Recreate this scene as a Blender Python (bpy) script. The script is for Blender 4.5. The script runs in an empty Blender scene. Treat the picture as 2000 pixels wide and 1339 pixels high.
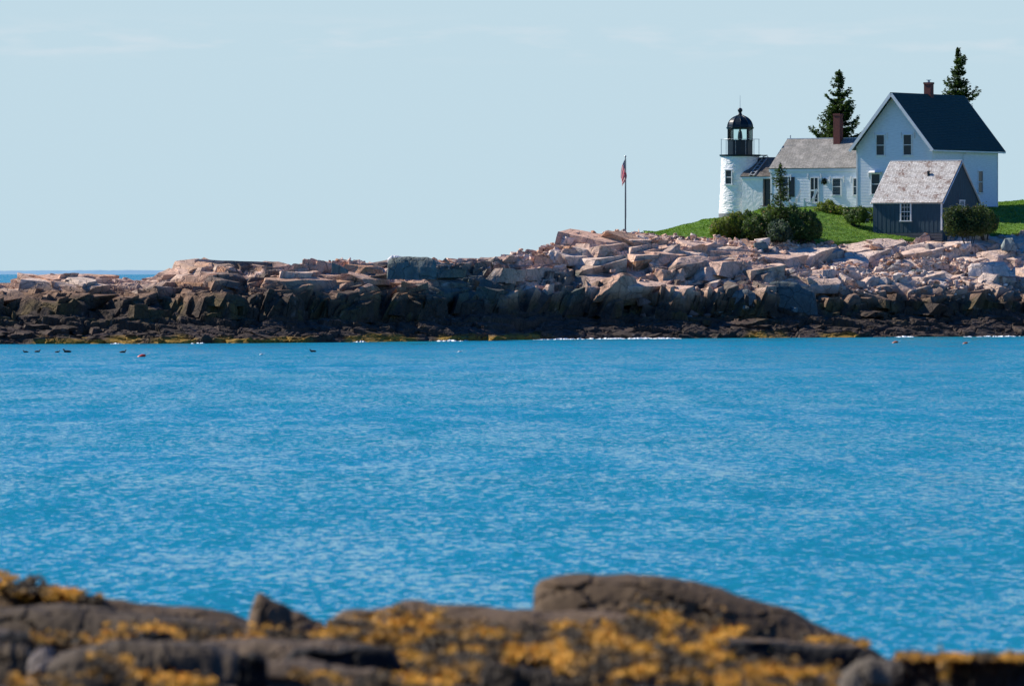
import bpy, bmesh, math, random
import numpy as np
from mathutils import Vector, Matrix
R = math.radians
sc = bpy.context.scene
C = sc.collection

# ---------------------------------------------------------------- camera
F = 14400.0      # focal length in pixels of the 2000 px wide photograph
HY = 530.0       # row of the horizon
CH = 5.2         # eye height above the water
cam_d = bpy.data.cameras.new('camera')
cam = bpy.data.objects.new('camera', cam_d); C.objects.link(cam)
cam.location = (0, 0, CH); cam.rotation_euler = (R(90), 0, 0)
cam_d.sensor_width = 36; cam_d.lens = 36 * F / 2000
cam_d.shift_y = -(669.5 - HY) / 2000
cam_d.clip_start = 1; cam_d.clip_end = 500000
cam_d.dof.use_dof = True; cam_d.dof.focus_distance = 610; cam_d.dof.aperture_fstop = 4.2
sc.camera = cam

# ---------------------------------------------------------------- light
SUN_E, SUN_B = 40.0, 23.5           # elevation; degrees beyond the left hand side
sdir = Vector((-math.cos(R(SUN_B)) * math.cos(R(SUN_E)), math.sin(R(SUN_B)) * math.cos(R(SUN_E)), math.sin(R(SUN_E))))
sl = bpy.data.lights.new('sun', 'SUN'); sl.energy = 5.0; sl.angle = R(0.5); sl.color = (1.0, 0.92, 0.81)
so = bpy.data.objects.new('sun', sl); C.objects.link(so)
so.rotation_euler = sdir.to_track_quat('Z', 'Y').to_euler()
w = bpy.data.worlds.new('World'); sc.world = w; w.use_nodes = True
nt = w.node_tree; nt.nodes.clear()
def N(t, typ, **kw):
    n = t.nodes.new(typ)
    for k, v in kw.items():
        if k in ('inp',):
            for a, b in v.items(): n.inputs[a].default_value = b
        else: setattr(n, k, v)
    return n
sky = N(nt, 'ShaderNodeTexSky', sky_type='NISHITA', sun_disc=False, sun_elevation=R(SUN_E), sun_rotation=R(-(90 - SUN_B)),
        air_density=1.0, dust_density=0.3, ozone_density=2.5, altitude=0)
tint = N(nt, 'ShaderNodeMixRGB', blend_type='MULTIPLY', inp={0: 1.0, 2: (0.055, 0.58, 1.32, 1)})
# thin low cloud bank far out, laid over the sky by direction
tc = N(nt, 'ShaderNodeTexCoord'); sep = N(nt, 'ShaderNodeSeparateXYZ'); nt.links.new(tc.outputs['Generated'], sep.inputs[0])
mp = N(nt, 'ShaderNodeMapping', inp={3: (70, 70, 420)}); nt.links.new(tc.outputs['Generated'], mp.inputs[0])
cn = N(nt, 'ShaderNodeTexNoise', inp={'Scale': 1.0, 'Detail': 6, 'Roughness': 0.55}); nt.links.new(mp.outputs[0], cn.inputs['Vector'])
cr = N(nt, 'ShaderNodeMapRange', inp={1: 0.48, 2: 0.68}); nt.links.new(cn.outputs[0], cr.inputs[0])
b1 = N(nt, 'ShaderNodeMapRange', interpolation_type='SMOOTHSTEP', inp={1: 0.0275, 2: 0.0305}); nt.links.new(sep.outputs[2], b1.inputs[0])
b2 = N(nt, 'ShaderNodeMapRange', interpolation_type='SMOOTHSTEP', inp={1: 0.0355, 2: 0.0315}); nt.links.new(sep.outputs[2], b2.inputs[0])
m1 = N(nt, 'ShaderNodeMath', operation='MULTIPLY'); nt.links.new(b1.outputs[0], m1.inputs[0]); nt.links.new(b2.outputs[0], m1.inputs[1])
m2 = N(nt, 'ShaderNodeMath', operation='MULTIPLY'); nt.links.new(m1.outputs[0], m2.inputs[0]); nt.links.new(cr.outputs[0], m2.inputs[1])
m3 = N(nt, 'ShaderNodeMath', operation='MULTIPLY', inp={1: 0.5}); nt.links.new(m2.outputs[0], m3.inputs[0])
BGS = 0.075
cm = N(nt, 'ShaderNodeMixRGB', inp={2: (.53 / BGS, .59 / BGS, .64 / BGS, 1)})
# sea haze low over the horizon
hz_ = N(nt, 'ShaderNodeMapRange', interpolation_type='SMOOTHSTEP', inp={1: 0.24, 2: 0.034, 3: 0.0, 4: 1.0}); nt.links.new(sep.outputs[2], hz_.inputs[0])
hm = N(nt, 'ShaderNodeMixRGB', inp={2: (.411 / BGS, 0.540 / BGS, .612 / BGS, 1)})
nt.links.new(hz_.outputs[0], hm.inputs[0]); nt.links.new(tint.outputs[0], hm.inputs[1])
nt.links.new(sky.outputs[0], tint.inputs[1]); nt.links.new(hm.outputs[0], cm.inputs[1]); nt.links.new(m3.outputs[0], cm.inputs[0])
bg = N(nt, 'ShaderNodeBackground', inp={1: BGS}); nt.links.new(cm.outputs[0], bg.inputs[0])
wo = N(nt, 'ShaderNodeOutputWorld'); nt.links.new(bg.outputs[0], wo.inputs[0])
sc.view_settings.view_transform = 'Standard'; sc.view_settings.look = 'None'
sc.view_settings.exposure = 0.38; sc.view_settings.gamma = 1.0

# ---------------------------------------------------------------- helpers
def P(px, py, D):            # a measured direction, at a chosen real distance
    return Vector(((px - 1000) / F * D, D, CH - (py - HY) / F * D))
def tag(o, label=None, cat=None, group=None, kind=None):
    if label: o['label'] = label
    if cat: o['category'] = cat
    if group: o['group'] = group
    if kind: o['kind'] = kind
    return o
def empty(name, loc=(0, 0, 0), rz=0.0):
    o = bpy.data.objects.new(name, None); C.objects.link(o)
    o.location = loc; o.rotation_euler = (0, 0, rz); o.empty_display_size = 0.3
    return o
class MB:
    def __init__(s): s.v = []; s.f = []; s.m = Matrix.Identity(4)
    def poly(s, pts, flip=False):
        b = len(s.v); s.v += [tuple(s.m @ Vector(p)) for p in pts]
        idx = list(range(b, b + len(pts))); s.f.append(idx[::-1] if flip else idx)
    def add(s, vs, fs):
        b = len(s.v); s.v += [tuple(s.m @ Vector(p)) for p in vs]
        s.f += [[b + i for i in f] for f in fs]
    def box(s, x0, x1, y0, y1, z0, z1):
        s.add([(x, y, z) for z in (z0, z1) for y in (y0, y1) for x in (x0, x1)],
              [(0, 2, 3, 1), (4, 5, 7, 6), (0, 1, 5, 4), (2, 6, 7, 3), (0, 4, 6, 2), (1, 3, 7, 5)])
    def bar(s, a, b, w, h=None, up=(0, 0, 1)):
        a = Vector(a); b = Vector(b); d = (b - a).normalized(); h = h or w
        sx = d.cross(Vector(up))
        if sx.length < 1e-4: sx = Vector((1, 0, 0))
        sx.normalize(); u = sx.cross(d)
        vs = [p + sx * i * w / 2 + u * j * h / 2 for p in (a, b) for j in (-1, 1) for i in (-1, 1)]
        s.add(vs, [(0, 2, 3, 1), (4, 5, 7, 6), (0, 1, 5, 4), (2, 6, 7, 3), (0, 4, 6, 2), (1, 3, 7, 5)])
    def tube(s, pts, rad, n=8):
        pts = [Vector(p) for p in pts]; rad = rad if hasattr(rad, '__len__') else [rad] * len(pts)
        b = len(s.v)
        for i, p in enumerate(pts):
            d = (pts[min(i + 1, len(pts) - 1)] - pts[max(i - 1, 0)]).normalized()
            a = d.cross(Vector((0, 0, 1)));
            if a.length < 1e-3: a = Vector((1, 0, 0))
            a.normalize(); c = a.cross(d)
            for k in range(n):
                t = 2 * math.pi * k / n
                s.v.append(tuple(s.m @ (p + (a * math.cos(t) + c * math.sin(t)) * rad[i])))
        for i in range(len(pts) - 1):
            for k in range(n):
                s.f.append([b + i * n + k, b + i * n + (k + 1) % n, b + (i + 1) * n + (k + 1) % n, b + (i + 1) * n + k])
        s.f.append([b + k for k in range(n)][::-1]); s.f.append([b + (len(pts) - 1) * n + k for k in range(n)])
    def lathe(s, prof, n=24, c=(0, 0)):
        b = len(s.v)
        for r, z in prof:
            for k in range(n):
                t = 2 * math.pi * (k + .5) / n
                s.v.append(tuple(s.m @ Vector((c[0] + r * math.cos(t), c[1] + r * math.sin(t), z))))
        for i in range(len(prof) - 1):
            for k in range(n):
                s.f.append([b + i * n + k, b + i * n + (k + 1) % n, b + (i + 1) * n + (k + 1) % n, b + (i + 1) * n + k])
        s.f.append([b + k for k in range(n)][::-1]); s.f.append([b + (len(prof) - 1) * n + k for k in range(n)])
    def build(s, name, mat, parent=None, smooth=False, loc=None):
        me = bpy.data.meshes.new(name); me.from_pydata(s.v, [], s.f); me.materials.append(mat); me.update()
        if smooth: me.polygons.foreach_set('use_smooth', [True] * len(me.polygons))
        o = bpy.data.objects.new(name, me); C.objects.link(o)
        if parent: o.parent = parent
        if loc is not None: o.location = loc
        return o

def hash2(i, j, seed):
    h = (i.astype(np.int64) * 374761393 + j.astype(np.int64) * 668265263 + seed * 974634777) & 0xffffffff
    h = ((h ^ (h >> 13)) * 1274126177) & 0xffffffff
    h = ((h ^ (h >> 16)) * 2246822519) & 0xffffffff
    return ((h ^ (h >> 15)) & 0xffffff) / float(0x1000000)
def vnoise(x, y, seed):
    i = np.floor(x); j = np.floor(y); fx = x - i; fy = y - j
    fx = fx * fx * (3 - 2 * fx); fy = fy * fy * (3 - 2 * fy)
    a = hash2(i, j, seed); b = hash2(i + 1, j, seed); c = hash2(i, j + 1, seed); d = hash2(i + 1, j + 1, seed)
    return (a * (1 - fx) + b * fx) * (1 - fy) + (c * (1 - fx) + d * fx) * fy
def fbm(x, y, seed, oct=4, gain=.5):
    r = 0; a = 1; t = 0
    for o in range(oct):
        r = r + a * (vnoise(x * 2 ** o, y * 2 ** o, seed + o * 7) - .5); t += a; a *= gain
    return r / t * 2
def cells(x, y, sx, sy, ang, seed, jit=.85, metric='c'):
    """jittered blocks: per point the centre and random values of the block it lies in, and the gap to the next block"""
    ca, sa = math.cos(ang), math.sin(ang)
    u = (x * ca + y * sa) / sx; v = (-x * sa + y * ca) / sy
    iu = np.floor(u); iv = np.floor(v)
    f1 = np.full(x.shape, 1e9); f2 = np.full(x.shape, 1e9)
    cu = np.zeros(x.shape); cv = np.zeros(x.shape); ci = np.zeros(x.shape); cj = np.zeros(x.shape)
    for di in (-1, 0, 1):
        for dj in (-1, 0, 1):
            a = iu + di; b = iv + dj
            pu = a + .5 + (hash2(a, b, seed) - .5) * jit; pv = b + .5 + (hash2(a, b, seed + 1) - .5) * jit
            du = np.abs(u - pu); dv = np.abs(v - pv)
            d = np.maximum(du, dv) + .25 * np.minimum(du, dv) if metric == 'c' else np.sqrt(du * du + dv * dv)
            m = d < f1
            f2 = np.where(m, f1, np.minimum(f2, d)); f1 = np.where(m, d, f1)
            cu = np.where(m, pu, cu); cv = np.where(m, pv, cv); ci = np.where(m, a, ci); cj = np.where(m, b, cj)
    U = cu * sx; V = cv * sy
    return U * ca - V * sa, U * sa + V * ca, f2 - f1, ci, cj
def sstep(a, b, x):
    t = np.clip((x - a) / (b - a), 0, 1); return t * t * (3 - 2 * t)

# ---------------------------------------------------------------- materials
def mat_new(name):
    m = bpy.data.materials.new(name); m.use_nodes = True
    return m, m.node_tree, m.node_tree.nodes['Principled BSDF']
def coords(t, scale=1.0, kind='Object', stretch=None):
    tcn = N(t, 'ShaderNodeTexCoord')
    mpn = N(t, 'ShaderNodeMapping', inp={3: stretch or (scale, scale, scale)})
    t.links.new(tcn.outputs[kind], mpn.inputs[0]); return mpn.outputs[0]
def noise(t, vec, scale, detail=4, rough=.55):
    n = N(t, 'ShaderNodeTexNoise', inp={'Scale': scale, 'Detail': detail, 'Roughness': rough})
    if vec is not None: t.links.new(vec, n.inputs['Vector'])
    return n.outputs[0]
def ramp(t, fac, stops):
    r = N(t, 'ShaderNodeValToRGB'); e = r.color_ramp.elements
    while len(e) > 1: e.remove(e[-1])
    for i, (p, c) in enumerate(stops):
        q = e[0] if i == 0 else e.new(p)
        q.position = p; q.color = (*c, 1)
    t.links.new(fac, r.inputs[0]); return r.outputs[0]
def bump(t, bs, h, strength, dist):
    b = N(t, 'ShaderNodeBump', inp={'Strength': strength, 'Distance': dist})
    t.links.new(h, b.inputs['Height']); t.links.new(b.outputs[0], bs.inputs['Normal'])
def simple(name, c1, c2=None, scale=6, rough=.6, b=0.0, bd=.01, stretch=None, spec=.5, metal=0, detail=5):
    m, t, bs = mat_new(name)
    bs.inputs['Roughness'].default_value = rough; bs.inputs['Specular IOR Level'].default_value = spec
    bs.inputs['Metallic'].default_value = metal
    v = coords(t, 1, stretch=stretch); n = noise(t, v, scale, detail)
    c2 = c2 or tuple(x * .8 for x in c1)
    t.links.new(ramp(t, n, [(.36, c1), (.64, c2)]), bs.inputs['Base Color'])
    if b: bump(t, bs, n, b, bd)
    return m
M = {}
M['white'] = simple('white_paint', (.80, .80, .78), (.70, .71, .70), 1.2, .55)
M['clap'] = simple('white_clapboard', (.79, .84, .86), (.69, .74, .76), 2.2, .6, .15, .004, stretch=(1, 1, 5))
M['brickwhite'] = simple('whitewashed_brick', (.90, .89, .86), (.82, .80, .76), 3.0, .8, .9, .05)
M['black'] = simple('black_iron', (.006, .014, .020), (.010, .022, .030), 4, .35, spec=.3)
M['roofdark'] = simple('dark_asphalt_shingle', (.008, .040, .038), (.016, .058, .054), 3, .85, .4, .02, stretch=(1, 1, 3))
M['stone'] = simple('grey_foundation_stone', (.20, .21, .22), (.11, .12, .13), 3, .85, .6, .04)
M['foundation'] = simple('dark_foundation', (.06, .065, .07), (.035, .038, .045), 3, .9)
M['redbrick'] = simple('red_brick', (.20, .055, .04), (.12, .035, .03), 9, .85, .5, .02, stretch=(1, 1, 4))
M['shedwall'] = simple('slate_blue_boards', (.030, .078, .108), (.016, .046, .068), 2.0, .75, .4, .01, stretch=(8, 8, .6))
M['shedskirt'] = simple('grey_weathered_board', (.085, .10, .115), (.05, .06, .075), 2.0, .8, .4, .01, stretch=(.6, .6, 8))
M['curtain'] = simple('pale_curtain', (.22, .27, .29), (.12, .16, .18), 6, .9)
M['wood'] = simple('weathered_wood', (.16, .14, .12), (.08, .07, .06), 5, .8, stretch=(1, 1, .2))
M['bark'] = simple('spruce_bark', (.07, .05, .04), (.035, .027, .022), 8, .9, .5, .02, stretch=(1, 1, .2))
M['brass'] = simple('lens_brass', (.12, .10, .07), (.05, .05, .04), 10, .35, metal=.4)
M['steel'] = simple('galvanised_steel', (.45, .48, .50), (.35, .38, .40), 10, .4, metal=.3)
M['pole'] = simple('painted_flagpole', (.07, .085, .10), (.04, .05, .065), 6, .5)
def glass_dark():
    m, t, bs = mat_new('window_glass')
    bs.inputs['Base Color'].default_value = (.008, .03, .04, 1); bs.inputs['Roughness'].default_value = .12; bs.inputs['Specular IOR Level'].default_value = .25
    n = noise(t, coords(t), 1.4, 2); bump(t, bs, n, .12, .02); return m
M['glass'] = glass_dark()
def glass_clear():
    m, t, bs = mat_new('lantern_glass'); t.nodes.remove(bs)
    tr = N(t, 'ShaderNodeBsdfTransparent', inp={0: (.86, .95, .93, 1)}); gl = N(t, 'ShaderNodeBsdfGlossy', inp={'Roughness': .03})
    fr = N(t, 'ShaderNodeFresnel', inp={0: 1.35}); mx = N(t, 'ShaderNodeMixShader')
    t.links.new(fr.outputs[0], mx.inputs[0]); t.links.new(tr.outputs[0], mx.inputs[1]); t.links.new(gl.outputs[0], mx.inputs[2])
    t.links.new(mx.outputs[0], t.nodes['Material Output'].inputs[0]); return m
M['lglass'] = glass_clear()
def shingle(name, ca, cb, cc, patch, scale_u=.16, scale_v=.14):
    m, t, bs = mat_new(name); bs.inputs['Roughness'].default_value = .85
    uv = coords(t, 1, 'UV')
    br = N(t, 'ShaderNodeTexBrick', inp={'Color1': (*ca, 1), 'Color2': (*cb, 1), 'Mortar': (*[x * .35 for x in cb], 1), 'Scale': 1.0,
           'Mortar Size': .012, 'Brick Width': scale_u, 'Row Height': scale_v, 'Bias': 0.0})
    t.links.new(uv, br.inputs['Vector'])
    v = coords(t, 1, 'UV', (1, 1, 1)); n = noise(t, v, .9, 8, .65)
    v2 = coords(t, 1, 'UV', (6, 7.2, 1)); n2 = noise(t, v2, 1.0, 1)
    ad = N(t, 'ShaderNodeMath', operation='MULTIPLY_ADD', inp={1: .35}); t.links.new(n2, ad.inputs[0]); t.links.new(n, ad.inputs[2])
    mr = N(t, 'ShaderNodeMapRange', inp={1: patch[0], 2: patch[1]}); t.links.new(ad.outputs[0], mr.inputs[0])
    mx = N(t, 'ShaderNodeMixRGB', inp={2: (*cc, 1)}); t.links.new(mr.outputs[0], mx.inputs[0]); t.links.new(br.outputs[0], mx.inputs[1])
    t.links.new(mx.outputs[0], bs.inputs['Base Color']); bump(t, bs, br.outputs['Fac'], -.3, .01); return m
M['shingle'] = shingle('weathered_cedar_shingle', (.39, .37, .33), (.25, .24, .215), (.46, .43, .385), (.66, .85))
M['shingle_shed'] = shingle('silvery_cedar_shingle', (.88, .84, .77), (.52, .48, .43), (.20, .12, .09), (.68, .82))
M['shingle_dark'] = shingle('grey_cedar_shingle', (.17, .145, .125), (.09, .078, .07), (.22, .19, .16), (.64, .8))

def attr_mat(name, rough=.85, bs_scale=4, bstr=.6, bdist=.05, var=.35, spec=.3, fine=14, crack=False):
    m, t, bs = mat_new(name); bs.inputs['Roughness'].default_value = rough; bs.inputs['Specular IOR Level'].default_value = spec
    at = N(t, 'ShaderNodeAttribute', attribute_name='Col')
    v = coords(t); n = noise(t, v, bs_scale, 8, .65); n2 = noise(t, v, fine, 4, .6)
    ad = N(t, 'ShaderNodeMath', operation='ADD'); t.links.new(n, ad.inputs[0]); t.links.new(n2, ad.inputs[1])
    mr = N(t, 'ShaderNodeMapRange', inp={1: .7, 2: 1.3, 3: 1 - var, 4: 1 + var}); t.links.new(ad.outputs[0], mr.inputs[0])
    mx = N(t, 'ShaderNodeVectorMath', operation='SCALE'); t.links.new(at.outputs['Color'], mx.inputs[0]); t.links.new(mr.outputs[0], mx.inputs['Scale'])
    if crack:
        wv = N(t, 'ShaderNodeVectorMath', operation='ADD'); nc = N(t, 'ShaderNodeTexNoise', inp={'Scale': .8, 'Detail': 3}); t.links.new(v, nc.inputs['Vector'])
        sm = N(t, 'ShaderNodeVectorMath', operation='SCALE', inp={'Scale': 1.3}); t.links.new(nc.outputs[1], sm.inputs[0]); t.links.new(v, wv.inputs[0]); t.links.new(sm.outputs[0], wv.inputs[1])
        vo = N(t, 'ShaderNodeTexVoronoi', feature='DISTANCE_TO_EDGE', inp={'Scale': .8}); t.links.new(wv.outputs[0], vo.inputs['Vector'])
        cw_ = N(t, 'ShaderNodeMapRange', inp={1: .0, 2: .03, 3: .0, 4: 1.0}); t.links.new(vo.outputs['Distance'], cw_.inputs[0])
        cd = N(t, 'ShaderNodeMapRange', inp={1: .0, 2: 1.0, 3: .72, 4: 1.0}); t.links.new(cw_.outputs[0], cd.inputs[0])
        m2_ = N(t, 'ShaderNodeVectorMath', operation='SCALE'); t.links.new(mx.outputs[0], m2_.inputs[0]); t.links.new(cd.outputs[0], m2_.inputs['Scale']); mx = m2_
        hh_ = N(t, 'ShaderNodeMath', operation='MULTIPLY_ADD', inp={1: .5}); t.links.new(cw_.outputs[0], hh_.inputs[0]); t.links.new(n, hh_.inputs[2]); n = hh_.outputs[0]
    t.links.new(mx.outputs[0], bs.inputs['Base Color']); bump(t, bs, n, bstr, bdist); return m
M['rock'] = attr_mat('shore_rock', bs_scale=2.2, bstr=.9, bdist=.16, crack=True)
M['rock_near'] = attr_mat('near_rock', bs_scale=6, bstr=.5, bdist=.03, fine=40)
M['weed'] = attr_mat('rockweed', rough=.7, bs_scale=9, bstr=.2, bdist=.01, var=.5, spec=.5)
def leaf_mat():
    m = attr_mat('leaf_green', rough=.6, bs_scale=1.2, bstr=0.0, bdist=.01, var=.45, spec=.25, fine=3); t = m.node_tree; bs = t.nodes['Principled BSDF']
    src = bs.inputs['Base Color'].links[0].from_socket; tr = N(t, 'ShaderNodeBsdfTranslucent'); hs_ = N(t, 'ShaderNodeVectorMath', operation='MULTIPLY', inp={1: (1.3, 1.4, .6)}); t.links.new(src, hs_.inputs[0]); t.links.new(hs_.outputs[0], tr.inputs[0])
    mx = N(t, 'ShaderNodeMixShader', inp={0: .38}); t.links.new(bs.outputs[0], mx.inputs[1]); t.links.new(tr.outputs[0], mx.inputs[2]); t.links.new(mx.outputs[0], t.nodes['Material Output'].inputs[0]); return m
M['leaf'] = leaf_mat()
def grass_mat():
    m, t, bs = mat_new('lawn_grass'); bs.inputs['Roughness'].default_value = .8; bs.inputs['Specular IOR Level'].default_value = .2
    v = coords(t); n = noise(t, v, .6, 8, .7); n2 = noise(t, v, 5, 5, .7)
    ad = N(t, 'ShaderNodeMath', operation='ADD'); t.links.new(n, ad.inputs[0]); t.links.new(n2, ad.inputs[1])
    t.links.new(ramp(t, ad.outputs[0], [(.0, (.05, .13, .012)), (.40, (.05, .12, .012))]), bs.inputs['Base Color'])
    r = t.nodes[-1]
    mr = N(t, 'ShaderNodeMapRange', inp={1: .75, 2: 1.25}); t.links.new(ad.outputs[0], mr.inputs[0])
    t.links.new(ramp(t, mr.outputs[0], [(.0, (.05, .12, .014)), (.5, (.10, .21, .022)), (.8, (.15, .24, .035)), (1, (.26, .27, .07))]), bs.inputs['Base Color'])
    bump(t, bs, n2, .8, .08); return m
M['grass'] = grass_mat()
def water_mat():
    m, t, bs = mat_new('sea_water')
    bs.inputs['Roughness'].default_value = .17; bs.inputs['IOR'].default_value = 1.33
    bs.inputs['Specular IOR Level'].default_value = .42
    base = coords(t)
    def nz(st, sc_, d, r, out=1):
        mpn = N(t, 'ShaderNodeMapping', inp={3: st}); t.links.new(base, mpn.inputs[0])
        n = N(t, 'ShaderNodeTexNoise', inp={'Scale': sc_, 'Detail': d, 'Roughness': r}); t.links.new(mpn.outputs[0], n.inputs['Vector']); return n.outputs[out]
    def slope(col, amt):
        a = N(t, 'ShaderNodeVectorMath', operation='SUBTRACT', inp={1: (.5, .5, .5)}); t.links.new(col, a.inputs[0])
        b_ = N(t, 'ShaderNodeVectorMath', operation='SCALE'); t.links.new(a.outputs[0], b_.inputs[0])
        if isinstance(amt, (int, float)): b_.inputs['Scale'].default_value = amt
        else: t.links.new(amt, b_.inputs['Scale'])
        return b_.outputs[0]
    gust = nz((.006, .021, 1), 1.0, 6, .62, 0)          # gusts that ruffle the water in patches
    gr = N(t, 'ShaderNodeMapRange', inp={1: .36, 2: .64, 3: 1.02, 4: 2.2}); t.links.new(gust, gr.inputs[0])
    rip = slope(nz((5.0, 1.35, 1), 1.0, 6, .72), gr.outputs[0])       # ripples
    wav = slope(nz((.40, .085, 1), 1.0, 3, .6), .42)                  # small waves
    ad = N(t, 'ShaderNodeVectorMath', operation='ADD'); t.links.new(rip, ad.inputs[0]); t.links.new(wav, ad.inputs[1])
    ml = N(t, 'ShaderNodeVectorMath', operation='MULTIPLY', inp={1: (.8, 1.0, 0)}); t.links.new(ad.outputs[0], ml.inputs[0])
    a2 = N(t, 'ShaderNodeVectorMath', operation='ADD', inp={1: (0, -.13, 1)}); t.links.new(ml.outputs[0], a2.inputs[0])
    nn = N(t, 'ShaderNodeVectorMath', operation='NORMALIZE'); t.links.new(a2.outputs[0], nn.inputs[0])
    t.links.new(nn.outputs[0], bs.inputs['Normal'])
    bs.inputs['Base Color'].default_value = (.012, .215, .285, 1)
    return m
M['water'] = water_mat()
M['foam'] = simple('sea_foam', (.78, .81, .83), (.58, .66, .70), 5, .8, .5, .05)

# ---------------------------------------------------------------- sea
me = bpy.data.meshes.new('sea')
ys = [-400, -50, 60, 100, 150, 250, 400, 600, 900, 1500, 3000, 8000, 25000, 90000, 300000]
xs = [-1, -.5, -.2, 0, .2, .5, 1]
vv = [(x * max(abs(y) * 1.2, 900), y, 0) for y in ys for x in xs]
ff = [(j * 7 + i, j * 7 + i + 1, (j + 1) * 7 + i + 1, (j + 1) * 7 + i) for j in range(len(ys) - 1) for i in range(6)]
me.from_pydata(vv, [], ff); me.materials.append(M['water'])
sea = bpy.data.objects.new('sea', me); C.objects.link(sea); tag(sea, kind='structure')
# raised ridge added to imitate the mirage strip on the horizon
mb = MB(); Dh = 13000; nx = 700
xs_ = np.linspace(-2600, 2600, nx)
hh = 6.4 + 1.5 * fbm(xs_ / 420, xs_ * 0, 5, 3) + 1.0 * fbm(xs_ / 26, xs_ * 0, 9, 3)
hh = hh + (xs_ + 900) * .0018 * (np.abs(xs_ + 450) < 450)
for i in range(nx - 1):
    a, b = xs_[i], xs_[i + 1]
    mb.add([(a, Dh - 400, 0), (b, Dh - 400, 0), (b, Dh, hh[i + 1]), (a, Dh, hh[i]), (b, Dh + 400, 0), (a, Dh + 400, 0)], [(0, 1, 2, 3), (3, 2, 4, 5)])
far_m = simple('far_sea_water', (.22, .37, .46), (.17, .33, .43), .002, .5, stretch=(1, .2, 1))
tag(mb.build('distant_sea', far_m), kind='structure')

# ---------------------------------------------------------------- island
VK = np.array([-6, 0, 3, 6, 8, 9.2, 12, 16, 20, 24, 30, 42, 60, 90, 130], float)
back = [1.2, -2, -3, -5, -6]
COLS = [
 (-500, [-2, 0, 0.7, 1.3, 1.8, 2.3, 2.8, 3, 2.6, 2] + back),
 (-60, [-2, 0, 0.7, 1.5, 2, 2.9, 3.4, 3.9, 3.7, 3] + back),
 (40, [-2, 0, 0.7, 1.5, 2, 2.9, 3.4, 4.1, 3.7, 2.8] + back),
 (80, [-2, 0, 0.7, 1.5, 2.2, 3.1, 3.8, 4.75, 4.3, 3] + back),
 (182, [-2, 0, 0.7, 1.5, 2.2, 3.1, 3.8, 4.8, 4.3, 3] + back),
 (196, [-2, 0, 0.7, 1.5, 2.2, 3.1, 3.4, 3.8, 3.5, 2.8] + back),
 (260, [-2, 0, 0.6, 1.4, 2.2, 3.2, 3.6, 4.1, 3.9, 3] + back),
 (325, [-2, 0, 0.6, 1.5, 2.45, 3.12, 4.03, 4.7, 4.4, 3.4] + back),
 (345, [-2, 0, 0.6, 1.5, 2.45, 3.35, 4.55, 5.45, 5, 3.6] + back),
 (535, [-2, 0, 0.6, 1.5, 2.45, 3.37, 4.58, 5.5, 5.1, 3.6] + back),
 (552, [-2, 0, 0.6, 1.5, 2.45, 3.26, 4.34, 5.15, 4.9, 3.6] + back),
 (620, [-2, 0, 0.6, 1.5, 2.45, 3.32, 4.48, 5.35, 5.2, 3.8] + back),
 (700, [-2, 0, 0.6, 1.5, 2.45, 3.4, 4.65, 5.6, 5.8, 4.2] + back),
 (800, [-2, 0, 0.6, 1.5, 2.45, 3.4, 4.65, 5.6, 5.7, 4.5] + back),
 (880, [-2, 0, 0.6, 1.5, 2.45, 3.46, 4.79, 5.8, 6, 4.8] + back),
 (960, [-2, 0, 0.6, 1.5, 2.45, 3.6, 5.14, 6.15, 6.25, 5.4, 2, -2, -3, -5, -6]),
 (1050, [-2, 0, 0.6, 1.5, 2.45, 3.75, 5.49, 6.45, 6.65, 6.2, 3, -2, -3, -5, -6]),
 (1090, [-2, 0, 0.6, 1.5, 2.45, 3.82, 5.63, 6.8, 7.3, 7.3, 5, 0, -3, -5, -6]),
 (1180, [-2, 0, 0.6, 1.5, 2.45, 3.82, 5.63, 7, 7.8, 8.1, 7.2, 3, -1, -5, -6]),
 (1260, [-2, 0, 0.6, 1.5, 2.45, 3.82, 5.63, 7, 7.8, 8.3, 8.5, 8.1, 3, -3, -6]),
 (1330, [-2, 0, 0.6, 1.5, 2.45, 3.75, 5.49, 6.8, 7.3, 7.75, 8.3, 8.85, 8.2, 3, -4]),
 (1400, [-2, 0, 0.6, 1.5, 2.45, 3.75, 5.49, 6.8, 7.2, 7.65, 8.5, 9.5, 9.6, 5, -3]),
 (1485, [-2, 0, 0.6, 1.5, 2.45, 3.7, 5.35, 6.6, 7.1, 7.6, 8.5, 9.6, 9.95, 7, -2]),
 (1525, [-2, 0, 0.6, 1.5, 2.45, 3.52, 4.94, 6, 6.9, 7.6, 8.6, 10.5, 10.65, 8, -1]),
 (1620, [-2, 0, 0.6, 1.5, 2.45, 3.37, 4.58, 5.5, 6.6, 7.65, 8.6, 10.6, 10.75, 9, 0]),
 (1700, [-2, 0, 0.6, 1.5, 2.45, 3.33, 4.52, 5.4, 6.5, 7.55, 8.4, 10.5, 10.7, 9.5, 0]),
 (1850, [-2, 0, 0.6, 1.5, 2.45, 3.4, 4.65, 5.6, 6.7, 7.8, 8.5, 10.5, 10.8, 10, 1]),
 (2000, [-2, 0, 0.6, 1.5, 2.45, 3.49, 4.87, 5.9, 7.3, 8.3, 8.9, 10.6, 11.2, 10.5, 1]),
 (2100, [-2, 0, 0.6, 1.5, 2.45, 3.52, 4.94, 6, 7.5, 8.7, 9.3, 10.9, 11.6, 11, 1]),
 (2900, [-2, 0, 0.6, 1.5, 2.45, 3.52, 4.94, 6, 7.3, 8.4, 9.2, 10.6, 11.2, 10, 0])]
XW = np.array([-500, 0, 500, 900, 1100, 1500, 2000, 2900], float)
YW = np.array([673, 672, 670, 665.5, 662, 659.5, 656.5, 655], float)
DWv = CH * F / (YW - HY)
XWw = (XW - 1000) / F * DWv
def shoreD(X): return np.interp(X, XWw, DWv)
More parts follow.
